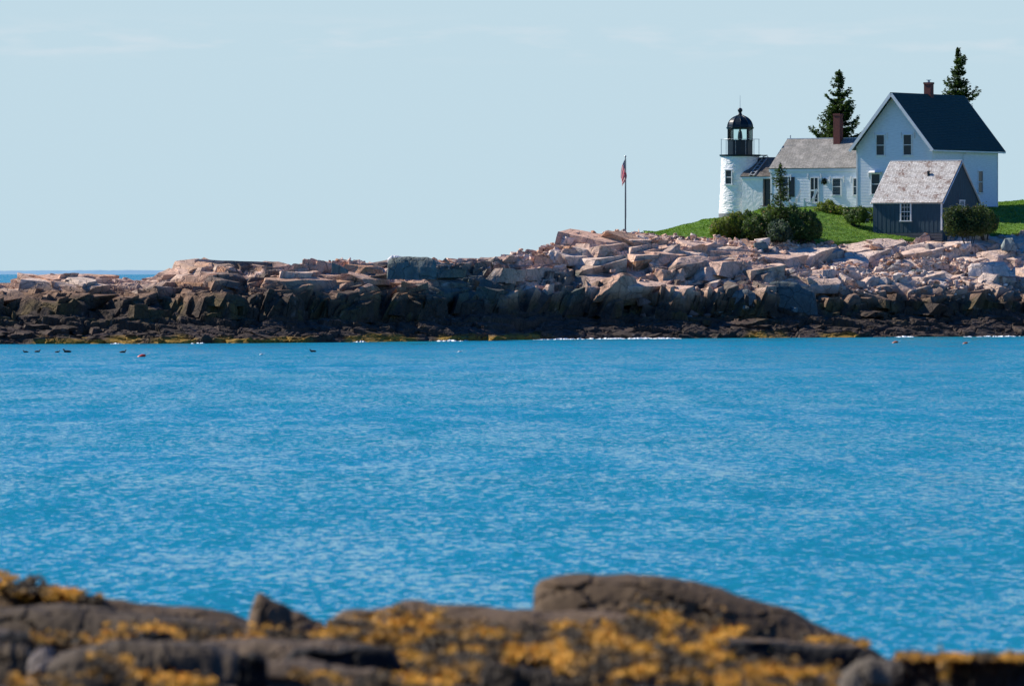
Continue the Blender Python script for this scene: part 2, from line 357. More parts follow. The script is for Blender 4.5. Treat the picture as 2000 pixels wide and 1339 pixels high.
CX = np.array([(c[0] - 1000) / F * (float(shoreD((c[0] - 1000) * .0398)) + 14) for c in COLS])
CZ = np.array([c[1] for c in COLS])
SEG = np.array([-700, -560, -420, -250, -100, 60, 200, 330, 470, 590, 720, 850, 990, 1110, 1200, 1330, 1510, 1620, 1750, 1880, 2010, 2140, 2300, 2500, 2700, 2950], float)
SEGX = (SEG - 1000) / F * 575.0
def jut(X):
    """how far the cliff line steps back behind the waterline: a saw of headlets whose fronts look to the left"""
    X = np.asarray(X, float); i = np.clip(np.searchsorted(SEGX, X) - 1, 0, len(SEGX) - 2); a = SEGX[i]; b = SEGX[i + 1]
    r = np.clip((b - X) / (b - a), 0, 1); edge = sstep(0, .12, 1 - r)
    return ((.4 + (b - a) * 1.2 * r) * edge + (1 - edge) * .4) * (1 - .45 * sstep(9, 12, X)) * (1 - .6 * sstep(24, 27, X))
def sbump(v): return sstep(1.5, 17, v) * (1 - sstep(14.5, 26.5, v))
def G(X, v):
    X = np.asarray(X, float); v = np.asarray(v, float); v = v - jut(X) * sbump(v)
    i = np.clip(np.searchsorted(CX, X) - 1, 0, len(CX) - 2); tx = np.clip((X - CX[i]) / (CX[i + 1] - CX[i]), 0, 1)
    j = np.clip(np.searchsorted(VK, v) - 1, 0, len(VK) - 2); tv = np.clip((v - VK[j]) / (VK[j + 1] - VK[j]), 0, 1)
    return (CZ[i, j] * (1 - tx) + CZ[i + 1, j] * tx) * (1 - tv) + (CZ[i, j + 1] * (1 - tx) + CZ[i + 1, j + 1] * tx) * tv
def lawn_edge(X):      # v at which the grass begins
    return np.interp(X, [10.3, 11.0, 13, 17, 21, 25, 29, 33, 38, 43, 60], [40, 27.5, 25, 24.3, 23.6, 23.6, 24.3, 25, 25.5, 24.6, 25]) + .7 * fbm(X / 1.3, X * 0, 77, 3)
def lawnmask(X, v): return sstep(-.1, .7, v - lawn_edge(X)) * (X > 10.3)

xs = np.arange(-66, 78.01, .105)
vs_ = np.concatenate([np.arange(-4, 33, .085), np.arange(33, 60, .5), np.arange(60, 134, 3.)])
X, V = np.meshgrid(xs, vs_)
wob = .35 * fbm(X / 3.1, V / 2.3, 3, 3)
wob2 = .35 * fbm(X / 2.7 + 9, V / 2.1, 4, 3)
Xd, Vd = X + wob, V + wob2   # cliff line wanders in and out
base = G(X, Vd)
lm = lawnmask(X, V)
rough_amt = (1 - lm) * sstep(-3, 0, V)
h = base.copy(); 
rnds = []
inter = 1 - sstep(5.5, 8.5, V)                 # weed covered foreshore: lower and rounder
for (sx, sy, ang, seed, q, amp, tilt) in ((5.2, 3.2, R(-22), 21, .50, .70, .18), (2.1, 1.5, R(-30), 31, .34, .42, .30), (.85, .62, R(-24), 41, .18, .15, .34)):
    cx, cv, gap, ci, cj = cells(Xd, Vd, sx, sy, ang, seed)
    r1 = hash2(ci, cj, seed + 5); r2 = hash2(ci, cj, seed + 6); r3 = hash2(ci, cj, seed + 7)
    k = (1 - .35 * inter)
    d = q * (G(cx, cv) - base) + amp * (r1 - .5) + (Xd - cx) * (r2 - .62) * tilt + (Vd - cv) * (r3 - .35) * tilt
    d = d - .5 * amp * (1 - sstep(.0, .07, gap))
    h = h + d * rough_amt * k
    rnds.append((r1, r2, r3))
h = h + rough_amt * (.07 * fbm(X / .5, V / .5, 51, 4) + .25 * fbm(X / 2.2, V / 1.6, 55, 3) * inter)
h = h * (1 - lm) + (base - .35) * lm
hgrid = h.copy(); vs_grid = vs_.copy()
Y = shoreD(X) + V
# albedo of the rock: what it is made of, and the zones of lichen and weed by height above the water
def lerp(a, b, t): return a * (1 - t[..., None]) + b * t[..., None]
def rock_col(X, V, Z, rA, rB, rC, patch=None):
    """rA, rB, rC: per block random values; the rest are zones of stain, lichen and weed by height above the water"""
    Yw = shoreD(X) + V; pxw = 1000 + X / Yw * F
    A3 = lambda *c: np.array(c) * np.ones(X.shape + (1,))
    mixr = .5 * rA + .5 * rB; 
    col = lerp(A3(.64, .40, .28), A3(.74, .56, .44), sstep(.3, .8, mixr))
    col = lerp(col, A3(.52, .26, .12), sstep(.76, .95, rB) * .75)
    col = lerp(col, A3(.68, .57, .46), sstep(.78, .95, rC) * .7)
    col = lerp(col, A3(.74, .58, .47), sstep(1480, 1640, pxw) * .55)
    col = lerp(col, A3(.36, .27, .19), sstep(.1, .6, fbm(X / 1.7, V / 1.2 + Z, 61, 4)) * .5)
    low = np.interp(pxw, [0, 300, 520, 800, 1100, 1500, 2000], [3.1, 3.3, 3.5, 3.3, 2.95, 3.0, 3.1])
    wz = .55 * fbm(X / 3.5, V / 3.5, 63, 4) + .3 * (rB - .5) + .25 * fbm(X / .6, Z / 1.2, 64, 3)
    zz = Z + wz
    brown = 1 - sstep(low + .1, low + np.interp(pxw, [700, 1000, 1500, 1600], [1.8, 1.1, 1.1, 1.7]), zz)
    col = lerp(col, A3(.17, .098, .055), brown * .9)
    stain = sstep(.52, .66, rC * .7 + .3 * rA + .35 * fbm(X / .9, Z / 2.2, 69, 3)) * (1 - sstep(low + 2.2, low + 3.2, zz)) * sstep(300, 500, pxw) * (1 - sstep(1480, 1560, pxw))
    col = lerp(col, A3(.06, .046, .036), stain * .85)
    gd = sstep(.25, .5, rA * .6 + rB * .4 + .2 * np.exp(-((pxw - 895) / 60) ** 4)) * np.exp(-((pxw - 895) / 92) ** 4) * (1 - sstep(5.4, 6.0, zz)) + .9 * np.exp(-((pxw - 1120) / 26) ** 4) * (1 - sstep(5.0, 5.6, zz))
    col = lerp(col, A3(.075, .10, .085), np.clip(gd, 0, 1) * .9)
    dark = 1 - sstep(low - .5, low + .15, zz)
    col = lerp(col, A3(.052, .037, .026), dark * .97)
    oliv = dark * sstep(.0, .5, fbm(X / 1.1, V / .9, 65, 4)) * sstep(1.0, 2.0, zz)
    col = lerp(col, A3(.12, .085, .03), oliv * .85)
    red = dark * sstep(.1, .5, fbm(X / .8, V / .7, 66, 4)) * (1 - sstep(1.2, 2.0, zz))
    col = lerp(col, A3(.085, .052, .04), red * .7)
    spk = dark * sstep(.60, .75, fbm(X / .16, V / .22 + Z * 3, 68, 2)) * .4
    col = lerp(col, A3(.32, .27, .24), spk)
    yel = (1 - sstep(.22, .55, Z + .35 * fbm(X / 1.5, V / 1.5, 71, 3))) * sstep(-.02, .22, fbm(X / 3.2, X * 0, 73, 3) + .05 - sstep(600, 900, pxw) * .12)
    col = lerp(col, A3(.32, .19, .022), yel * .9)
    guano = sstep(.62, .7, fbm(X / .7, V / .5, 81, 3)) * sstep(3.5, 4.5, zz) * .5
    return lerp(col, A3(.68, .63, .58), guano)
col = rock_col(X, V, h, rnds[0][1], rnds[1][1], rnds[2][1])
def grid_obj(name, X, Y, Z, col, mat, smooth=False):
    ny, nx = X.shape
    me = bpy.data.meshes.new(name)
    me.vertices.add(nx * ny); me.vertices.foreach_set('co', np.stack([X, Y, Z], -1).astype(np.float32).ravel())
    idx = np.arange(nx * ny).reshape(ny, nx)
    q = np.stack([idx[:-1, :-1], idx[:-1, 1:], idx[1:, 1:], idx[1:, :-1]], -1).reshape(-1, 4)
    me.loops.add(q.size); me.loops.foreach_set('vertex_index', q.astype(np.int32).ravel())
    me.polygons.add(len(q)); me.polygons.foreach_set('loop_start', (np.arange(len(q)) * 4).astype(np.int32))
    me.polygons.foreach_set('use_smooth', np.full(len(q), smooth))
    if col is not None:
        a = me.color_attributes.new('Col', 'FLOAT_COLOR', 'POINT')
        a.data.foreach_set('color', np.concatenate([np.clip(col, 0, 1), np.ones(X.shape + (1,))], -1).astype(np.float32).ravel())
    me.materials.append(mat); me.update(calc_edges=True); me.validate()
    o = bpy.data.objects.new(name, me); C.objects.link(o); return o
shore = grid_obj('rocky_shore', X, Y, h, col, M['rock']); tag(shore, kind='structure')
def ground(x, y):       # height of the built shore under a point
    v = y - float(shoreD(x)); i = int(np.clip(round((x - xs[0]) / .105), 0, len(xs) - 1)); j = int(np.clip(np.searchsorted(vs_grid, v), 0, len(vs_grid) - 1))
    return float(hgrid[j, i])
def lawnz(x, y): return float(G(x, y - float(shoreD(x))))

gx = np.arange(9.5, 78, .16); gv = np.concatenate([np.arange(21, 66, .16), np.arange(66, 132, 2.)])
GX, GV = np.meshgrid(gx, gv)
gm = lawnmask(GX, GV)
gz = G(GX, GV) + .10 * fbm(GX / 1.1, GV / 1.1, 91, 4) + .05 * fbm(GX / .3, GV / .3, 92, 2) - (1 - gm) * 1.2
gz = gz - 1.5 * (1 - sstep(10.3, 11.0, GX))
lawn = grid_obj('lawn', GX, shoreD(GX) + GV, gz, None, M['grass'], True); tag(lawn, kind='structure')

random.seed(7); rng = np.random.default_rng(11)
# the bedrock blocks: jointed slabs and columns that stand out of the shore (one terrain sheet with it)
def cube_grid(n):
    vs, fs, idx = [], [], {}
    def vid(i, j, k):
        if (i, j, k) not in idx: idx[(i, j, k)] = len(vs); vs.append((i / n, j / n, k / n))
        return idx[(i, j, k)]
    for a in range(n):
        for b_ in range(n):
            for q in ((lambda u, v: (u, v, 0)), (lambda u, v: (v, u, n)), (lambda u, v: (v, 0, u)), (lambda u, v: (u, n, v)), (lambda u, v: (0, u, v)), (lambda u, v: (n, v, u))):
                fs.append([vid(*q(a, b_)), vid(*q(a, b_ + 1)), vid(*q(a + 1, b_ + 1)), vid(*q(a + 1, b_))])
    return np.array(vs), np.array(fs)
CG = {n: cube_grid(n) for n in (3, 5, 8)}
BV, BF, BC = [], [], []; bcount = 0
def block(x, v, L, Wd, H, ang, ztop, tilt=(0, 0), jit=.13, rough=.05, shear=0.0):
    global bcount
    n = 8 if max(L, H) > 1.6 else (5 if max(L, H) > .7 else 3)
    g, f = CG[n]; r_ = rng.normal(0, jit, (2, 2, 2, 3)).clip(-.3, .3)
    r_[:, :, 0] *= .5
    c = np.zeros((len(g), 3))
    for i in (0, 1):
        for j in (0, 1):
            for k in (0, 1):
                w_ = (g[:, 0] if i else 1 - g[:, 0]) * (g[:, 1] if j else 1 - g[:, 1]) * (g[:, 2] if k else 1 - g[:, 2])
                c += w_[:, None] * (np.array([i - .5, j - .5, k - 1.0]) + r_[i, j, k])
    # knock corners off by one or two random planes
    for _ in range(rng.integers(1, 4)):
        nn = rng.normal(size=3); nn[2] = abs(nn[2]); nn /= np.linalg.norm(nn); p0 = np.array([0, 0, -.5]) + nn * rng.uniform(.42, .62)
        d = (c - p0) @ nn; c = c - np.maximum(d, 0)[:, None] * nn
    c = c * np.array([L, Wd, H])
    c[:, 1] -= c[:, 2] * 0 if False else (c[:, 2] * -rng.uniform(.08, .65)) * (c[:, 1] < 0)
    tilt = (max(-.2, min(.2, tilt[0])), max(-.2, min(.2, tilt[1])))
    c[:, 2] += c[:, 0] * tilt[0] + c[:, 1] * tilt[1]; c[:, 0] += c[:, 2] * shear
    ca, sa = math.cos(ang), math.sin(ang)
    px_ = c[:, 0] * ca - c[:, 1] * sa + x; pv = c[:, 0] * sa + c[:, 1] * ca + v; pz = c[:, 2] + ztop
    sd = int(rng.integers(1, 9999))
    px_ = px_ + rough * fbm(pz * 2 + pv, pv * 2, sd, 3); pv = pv + rough * 1.3 * fbm(px_ * 2, pz * 2, sd + 3, 3); pz = pz + rough * fbm(px_ * 2, pv * 2, sd + 5, 3)
    ra = np.full(px_.shape, rng.random()); rb = np.full(px_.shape, rng.random()); rc_ = np.full(px_.shape, rng.random())
    BC.append(rock_col(px_, pv, pz, ra, rb, rc_)); BV.append(np.stack([px_, shoreD(px_) + pv, pz], 1)); BF.append(f + bcount); bcount += len(g)
def bx(px, v):
    x = (px - 1000) / F * 580
    for _ in range(2): x = (px - 1000) / F * (float(shoreD(x)) + v)
    return x
_vg = np.linspace(-5, 40, 901)
def vinv(x, vp):        # where on the ground the profile reaches vp
    return float(np.interp(vp, _vg - float(jut(x)) * sbump(_vg), _vg))
def Gs(x, v): return float(G(np.array(x), np.array(v + 2.2 * float(fbm(np.array(x / 9), np.array(.3), 12, 3)))))
def lay(n, p0, p1, v0, v1, L, W_, H_, rise, jit=.13, ang=(-52, 15), tl=.12, rough=.05, tlx=-.04, tly=.0, shear=0):
    for _ in range(n):
        px = rng.uniform(p0, p1); v = rng.uniform(v0, v1); x = bx(px, v); v = vinv(x, v); vv = v
        if x > 10.3 and vv > float(lawn_edge(np.array(x))) - 1: continue
        sc_ = rng.uniform(.6, 1.25)
        block(x, vv, sc_ * rng.uniform(*L), sc_ * rng.uniform(*W_), sc_ * rng.uniform(*H_), R(rng.normal(*ang)), float(G(np.array(x), np.array(v))) + rng.uniform(*rise) * (1.0 if px > 330 else .55), (rng.normal(tlx, tl), rng.normal(tly, tl)), jit, rough, shear)
lay(150, -100, 1500, 7.6, 9.6, (.9, 2.6), (1.2, 2.2), (1.4, 3.0), (-.3, .7), tl=.10)                 # columns of the cliff face
def cliff(n, p0, p1, v0, v1, Wr, H0, f0, f1, dep=(1.0, 1.9), ang=(-60, 11)):
    for _ in range(n):
        px = rng.uniform(p0, p1); vv = rng.uniform(v0, v1); x = bx(px, vv); vv = vinv(x, vv)
        g0, g1 = float(G(x, vinv(x, 7.6))), float(G(x, vinv(x, 9.6))); zt = g0 + (g1 - g0) * rng.uniform(f0, f1)
        block(x, vv, rng.uniform(*Wr), rng.uniform(*dep), (zt - g0) * H0 + .5, R(rng.normal(*ang)), zt, (rng.normal(-.05, .14), rng.normal(.05, .08)), .09, .05, rng.normal(0, .05))
cliff(110, 330, 1500, 8.0, 9.0, (1.6, 3.4), 1.0, .75, 1.10, (.6, 1.3))
cliff(110, 330, 1500, 7.4, 8.5, (1.2, 2.6), 1.0, .45, .95, (.5, 1.1))
cliff(120, 200, 1510, 7.0, 8.0, (.8, 2.0), 1.0, .15, .6, (.5, 1.0))
cliff(150, 330, 1510, 7.1, 8.9, (.5, 1.3), .9, .2, 1.08, (.4, .8))
lay(260, -100, 1500, 8.2, 12, (.4, 1.1), (.35, .8), (.3, .8), (-.02, .3), tl=.2)
cliff(40, 1500, 2080, 7.4, 9.0, (.9, 2.4), .8, .3, .9, (.6, 1.2))
lay(110, 330, 1500, 7.2, 8.8, (.5, 1.4), (.7, 1.4), (.8, 1.9), (-.1, .6), tl=.15)
lay(150, -120, 900, 9, 17, (2.0, 5.0), (1.4, 2.8), (.6, 1.3), (.0, .40), tl=.08, tly=.05)              # long flat slabs, left ridge
lay(170, -120, 900, 8, 17, (.8, 2.0), (.7, 1.6), (.4, 1.0), (-.02, .35), tl=.14)
lay(90, 1140, 1500, 9.5, 22, (2.4, 6.0), (2.0, 4.0), (.8, 1.8), (-.05, .22), tl=.12, tly=.08)           # pink slabs above the cliff
lay(50, 980, 1140, 9, 19, (1.4, 3.2), (1.2, 2.2), (.5, 1.0), (-.10, .10), tl=.08)
lay(110, 850, 1500, 9, 23, (.8, 2.0), (.8, 1.6), (.4, 1.0), (-.08, .16), tl=.18, tly=.08)
lay(50, 1500, 2080, 8.2, 12, (1.6, 4.2), (1.2, 2.2), (.6, 1.2), (-.1, .3), tl=.12)                      # ledge right
lay(110, 1500, 2080, 8, 13, (.7, 1.8), (.7, 1.5), (.5, 1.1), (-.05, .35), tl=.18)
lay(46, 1500, 2080, 12, 23.5, (2.6, 6.0), (2.0, 3.6), (.8, 1.3), (-.02, .30), tl=.06, tly=.16, jit=.1)      # pale whaleback slabs right
lay(150, -100, 2080, .5, 7.8, (1.4, 3.6), (1.0, 2.0), (.4, .8), (-.2, .12), tl=.08, rough=.12)           # weed covered foreshore
lay(420, -100, 2080, .2, 8, (.35, 1.0), (.3, .8), (.25, .5), (-.12, .16), tl=.18, rough=.09)
me = bpy.data.meshes.new('rock_ledges'); bv = np.concatenate(BV); bf = np.concatenate(BF)
me.vertices.add(len(bv)); me.vertices.foreach_set('co', bv.astype(np.float32).ravel()); me.loops.add(bf.size); me.loops.foreach_set('vertex_index', bf.astype(np.int32).ravel())
me.polygons.add(len(bf)); me.polygons.foreach_set('loop_start', (np.arange(len(bf)) * 4).astype(np.int32)); me.polygons.foreach_set('use_smooth', np.full(len(bf), False))
at_ = me.color_attributes.new('Col', 'FLOAT_COLOR', 'POINT'); at_.data.foreach_set('color', np.concatenate([np.clip(np.concatenate(BC), 0, 1), np.ones((len(bv), 1))], 1).astype(np.float32).ravel())
me.materials.append(M['rock']); me.update(calc_edges=True)
ledges = bpy.data.objects.new('rock_ledges', me); C.objects.link(ledges); tag(ledges, kind='structure')
def quads_obj(name, centers, normals, sizes, cols, mat, parent=None, aspect=1.6, loc=None, tri=False):
    n = len(centers); c = np.asarray(centers); nn = np.asarray(normals)
    nn = nn / (np.linalg.norm(nn, axis=1, keepdims=True) + 1e-9)
    r = rng.normal(size=(n, 3)); t = np.cross(nn, r); t /= (np.linalg.norm(t, axis=1, keepdims=True) + 1e-9); b = np.cross(nn, t)
    s = np.asarray(sizes)[:, None]
    t = t * s * aspect * .5; b = b * s * .5
    pts = np.stack([c - t, c - b, c + t, c + b], 1).reshape(-1, 3)     # a leaf shaped diamond
    me = bpy.data.meshes.new(name); me.vertices.add(4 * n); me.vertices.foreach_set('co', pts.astype(np.float32).ravel())
    me.loops.add(4 * n); me.loops.foreach_set('vertex_index', np.arange(4 * n, dtype=np.int32))
    me.polygons.add(n); me.polygons.foreach_set('loop_start', (np.arange(n) * 4).astype(np.int32))
    a = me.color_attributes.new('Col', 'FLOAT_COLOR', 'POINT')
    cc = np.repeat(np.concatenate([np.asarray(cols), np.ones((n, 1))], 1), 4, 0)
    a.data.foreach_set('color', cc.astype(np.float32).ravel())
    me.materials.append(mat); me.update(calc_edges=True)
    o = bpy.data.objects.new(name, me); C.objects.link(o)
    if parent: o.parent = parent
    if loc is not None: o.location = loc
    return o

# grass tufts on the lawn
n = 80000
tx = rng.uniform(10.4, 50, n); tv = rng.uniform(22, 60, n); ok = lawnmask(tx, tv) > .35; tx, tv = tx[ok], tv[ok]
tz = G(tx, tv) + .10 * fbm(tx / 1.1, tv / 1.1, 91, 4) + .03
k = rng.uniform(0, 1, len(tx))[:, None]
tcol = np.array([.06, .14, .015]) * (1 - k) + np.array([.20, .29, .045]) * k
nrm = np.stack([rng.normal(size=len(tx)), rng.normal(size=len(tx)), rng.normal(size=len(tx)) * .3], 1)
g = quads_obj('grass', np.stack([tx, shoreD(tx) + tv, tz], 1), nrm, rng.uniform(.035, .085, len(tx)), tcol, M['leaf'])
tag(g, 'short green grass tufts covering the lawn above the rocks', 'grass', kind='stuff')

# ---------------------------------------------------------------- boulders and rubble
def hull_mesh(name, npts, dims, seed, colr, cut=.0):
    rr = random.Random(seed); bm = bmesh.new()
    for _ in range(npts):
        p = Vector([rr.uniform(-1, 1) for _ in range(3)]); p = p / max(abs(p.x), abs(p.y), abs(p.z)) * rr.uniform(.72, 1)
        p = p * (1 - .22 * p.length / 1.73)
        bm.verts.new((p.x * dims[0] / 2, p.y * dims[1] / 2, p.z * dims[2] / 2))
    r_ = bmesh.ops.convex_hull(bm, input=bm.verts)
    bmesh.ops.delete(bm, geom=[e for e in r_['geom_interior'] if isinstance(e, bmesh.types.BMVert)], context='VERTS')
    bmesh.ops.bevel(bm, geom=list(bm.edges), offset=.035 * min(dims), segments=1, affect='EDGES')
    me = bpy.data.meshes.new(name); bm.to_mesh(me); bm.free()
    a = me.color_attributes.new('Col', 'FLOAT_COLOR', 'POINT')
    a.data.foreach_set('color', np.tile(np.array([*colr, 1], np.float32), len(me.vertices)))
    me.materials.append(M['rock']); return me
PINK, PALE, ORNG, GREY, GREEN, BRWN = (.66, .43, .31), (.78, .63, .52), (.48, .25, .15), (.34, .31, .29), (.16, .20, .185), (.20, .13, .10)
protos = {}
for cn_, cc in (('pink', PINK), ('pale', PALE), ('rusty', ORNG), ('grey', GREY), ('greenish', GREEN), ('brown', BRWN)):
    protos[cn_] = [hull_mesh('boulder', 13 + s, (1, .8, .5 + .08 * (s % 3)), 100 * len(protos) + s, cc) for s in range(5)]
def put_boulder(x, y, size, colr, label, group, sink=.22, name='boulder'):
    me = random.choice(protos[colr]); o = bpy.data.objects.new(name, me); C.objects.link(o)
    s = size; o.scale = (s * random.uniform(.85, 1.3), s * random.uniform(.7, 1.1), s * random.uniform(.75, 1.35))
    o.rotation_euler = (random.gauss(0, .22), random.gauss(0, .28), random.uniform(0, 6.28))
    o.location = (x, y, ground(x, y) + s * (.27 - sink * .5)); tag(o, label, 'rock', group); return o
def pxX(px, Y): return (px - 1000) / F * Y
def weighted(*w): return random.choices([a for a, _ in w], [b for _, b in w])[0]
count = 0
def scatter(n, px0, px1, v0, v1, s0, s1, wts, labels, group):
    global count
    for _ in range(n):
        px = random.uniform(px0, px1); v = random.uniform(v0, v1); x = (px - 1000) / F * 590; x = (px - 1000) / F * (float(shoreD(x)) + v)
        if x > 10.3 and v > float(lawn_edge(np.array(x))) + .3: continue
        if 33 < px / 50 < 37 and v > 24.2: continue
        c_ = weighted(*wts); s = s0 + (s1 - s0) * random.random() ** 2.4
        put_boulder(x, float(shoreD(x)) + v, s, c_, labels % c_, group); count += 1
W1 = (('pale', 5), ('pink', 5), ('grey', 2), ('greenish', 1), ('rusty', 1), ('brown', 1))
scatter(95, 1480, 1720, 13.5, 24.6, .5, 1.5, W1, 'angular %s boulder in the jumbled rubble below the lawn and spruce', 'boulders in the rubble below the lawn')
scatter(60, 1700, 1880, 12, 25, .45, 1.5, W1, 'angular %s boulder among the loose rocks below the shed', 'boulders below the shed')
scatter(60, 1870, 2060, 13, 25.5, .6, 1.9, W1, 'angular %s boulder on the slope to the right of the shed', 'boulders right of the shed')
scatter(26, 1265, 1420, 20, 24.5, .4, .95, (('pale', 4), ('pink', 6), ('rusty', 1), ('grey', 1)), 'small angular %s boulder along the lower edge of the left lawn', 'boulders along the lawn edge')
scatter(34, 1080, 1290, 18, 24.5, .5, 1.6, (('pale', 3), ('pink', 6), ('rusty', 3)), 'angular %s boulder on the ridge around the foot of the flagpole', 'boulders around the flagpole')
scatter(20, 560, 1080, 15, 21, .4, 1.3, (('pink', 6), ('pale', 3), ('rusty', 2), ('brown', 1)), 'loose %s boulder on the long pink ledge left of the flagpole', 'boulders on the long ledge')
scatter(22, 1250, 1600, 6.8, 8.6, .6, 1.6, (('greenish', 2), ('grey', 1), ('brown', 5)), '%s boulder lying at the foot of the cliff above the weed', 'boulders at the foot of the cliff')
# smaller stones nobody would count
def rubble():
    V_, F_, K_ = [], [], []; base_me = [p for c_ in ('pink', 'pale', 'grey', 'rusty', 'brown') for p in protos[c_][:2]]
    cols_ = [PINK, PINK, PALE, PALE, GREY, GREY, ORNG, ORNG, BRWN, BRWN]
    hulls = []
    for q in range(6):
        rr = random.Random(q + 900); bm = bmesh.new()
        for _ in range(9):
            p = Vector([rr.uniform(-1, 1) for _ in range(3)]).normalized(); bm.verts.new((p.x * .5, p.y * .42, p.z * .32))
        bmesh.ops.convex_hull(bm, input=bm.verts); bm.verts.index_update()
        bm.verts.ensure_lookup_table(); hulls.append((np.array([v.co[:] for v in bm.verts]), [[v.index for v in f.verts] for f in bm.faces])); bm.free()
    nb = 0
    zones = ((2600, 1470, 2080, 12.5, 25.4), (600, 1080, 1480, 20.5, 25), (120, 560, 1080, 14, 21), (500, 1600, 2050, 8.5, 12.5))
    for (n_, a, b, v0, v1) in zones:
        for _ in range(n_):
            px = random.uniform(a, b); v = random.uniform(v0, v1); x = (px - 1000) / F * 590; x = (px - 1000) / F * (float(shoreD(x)) + v)
            if x > 10.3 and v > float(lawn_edge(np.array(x))) + .5: continue
            y = float(shoreD(x)) + v
            s = .16 + .5 * random.random() ** 2.2
            pv, pf = random.choice(hulls); m = Matrix.Rotation(random.uniform(0, 6.28), 3, 'Z') @ Matrix.Rotation(random.gauss(0, .5), 3, 'X')
            pts = pv @ np.array(m).T * s * np.array([random.uniform(.8, 1.4), 1, random.uniform(.8, 1.3)]) + np.array([x, y, ground(x, y) + s * .16])
            V_.append(pts); F_ += [[i + nb for i in f] for f in pf]; nb += len(pts)
            c_ = np.array(random.choice([PINK, PALE, PALE, PINK, GREY, ORNG, BRWN])) * random.uniform(.8, 1.15)
            K_.append(np.tile(np.array([*np.clip(c_, 0, 1), 1]), (len(pts), 1)))
    me = bpy.data.meshes.new('rubble'); me.from_pydata(np.concatenate(V_).tolist(), [], F_)
    a = me.color_attributes.new('Col', 'FLOAT_COLOR', 'POINT'); a.data.foreach_set('color', np.concatenate(K_).astype(np.float32).ravel())
    me.materials.append(M['rock']); o = bpy.data.objects.new('rubble', me); C.objects.link(o)
    tag(o, 'small broken pink and pale stones strewn between the boulders', 'rubble', kind='stuff')
rubble()
# shaped single rocks
def shaped_rock(name, pts, D, depth, colr, label, cat='rock', mat=None, seed=1, nd=22, nu=90, drop=2.0, front=.35, rough=.05, topslope=.25, group=None, smooth=False):
    """a rock whose crest follows pts (px,py) at distance D and that really is depth metres thick"""
    pts = sorted(pts); p = [P(a, b, D) for a, b in pts]
    x0, x1 = p[0].x, p[-1].x; u = np.linspace(x0, x1, nu); top = np.interp(u, [q.x for q in p], [q.z for q in p])
    t = np.linspace(0, 1, nd); zb = min(top) - drop
    U, T = np.meshgrid(u, t)
    ce = front
    prof = np.where(T < ce, 1 - ((ce - T) / ce) ** 2.6, 1 - ((T - ce) / (1 - ce)) ** 2.4 * .9)
    end = np.minimum(1, np.minimum(U - x0, x1 - U) / (.05 * (x1 - x0)) + .25) ** .5
    TOP = np.interp(U.ravel(), u, top).reshape(U.shape)
    Z = zb + (TOP - zb) * prof
    Z = np.where(prof > .9, TOP - (1 - prof) * (TOP - zb), Z)
    sc_ = (x1 - x0)
    Z = Z + rough * fbm(U / sc_ * 9, T * 5, seed, 4) * (prof > .03)
    wig = .03 * depth * fbm(U / sc_ * 3, T * 2, seed + 3, 2)
    Yg = D - depth * ce + T * depth + wig + .02 * depth * fbm(U / sc_ * 4, Z * 3, seed + 5, 2)
    if smooth:      # near rocks: jointed granite faces instead of a smooth skin
        kx = .42; cx_, cz_, gp, qi, qj = cells(U + .08 * fbm(U * 3, Z * 3, seed, 3), Z * 1.3 + Yg * .35 + .08 * fbm(U * 3, Z * 3, seed + 1, 3), kx, .26, R(12), seed)
        q1 = hash2(qi, qj, seed + 2); q2 = hash2(qi, qj, seed + 4)
        fr_ = sstep(-.2, .25, Z - zb)
        Yg = Yg + (.07 * (q1 - .5) + .18 * (q2 - .5) * (U - cx_) + .03 * (1 - sstep(0, .1, gp))) * fr_ + .012 * fbm(U * 9, Z * 9, seed + 21, 4)
        Z = Z + (.015 * (q2 - .5) - .008 * (1 - sstep(0, .1, gp))) * fr_ * (prof > .5) + .008 * fbm(U * 8, Yg * 8, seed + 22, 4)
        smooth = False
    cl = np.array(colr)[None, None, :] * (1 + .35 * fbm(U / sc_ * 7, T * 5, seed + 8, 4))[..., None]
    o = grid_obj(name, U, Yg, Z, cl, mat or M['rock'], smooth); tag(o, label, cat, group); return o
shaped_rock('boulder', [(756, 530), (758, 508), (766, 503), (790, 501), (835, 502), (846, 506), (852, 515), (853, 530)], 556, 3.2, (.13, .155, .14), 'big square grey green boulder sitting on top of the ledge', seed=5, drop=.6)
shaped_rock('pale_rock', [(757, 506), (764, 499), (775, 498.5), (788, 502)], 558, 1.2, (.72, .70, .66), 'small whitish rock on the left shoulder of the grey green boulder', seed=6, drop=.3)
shaped_rock('slab', [(648, 512), (652, 513), (668, 520), (680, 527)], 553, .7, (.22, .20, .16), 'grey tilted slab with its pointed end raised against the sky', seed=7, drop=.25, rough=.02)
shaped_rock('boulder', [(1498, 600), (1503, 552), (1520, 549), (1555, 552), (1590, 570), (1596, 600)], 588, 3, (.10, .125, .12), 'dark blue green boulder standing right of the big cliff shadow', seed=8, drop=.6)
shaped_rock('boulder', [(1250, 602), (1262, 572), (1282, 566), (1320, 575), (1340, 604)], 584, 2.2, (.12, .145, .14), 'smooth blue green boulder leaning at the foot of the cliff', seed=9, drop=.6)
shaped_rock('boulder', [(1325, 602), (1345, 590), (1400, 576), (1460, 564), (1475, 572), (1482, 602)], 585, 2.2, (.15, .16, .15), 'long low grey green boulder below the black cliff shadow', seed=10, drop=.6)
shaped_rock('boulder', [(1755, 545), (1762, 535), (1785, 526), (1800, 528), (1804, 545)], 601, 2.0, (.16, .20, .18), 'rounded green grey boulder in the pale rubble below the shed', seed=14, drop=.6)
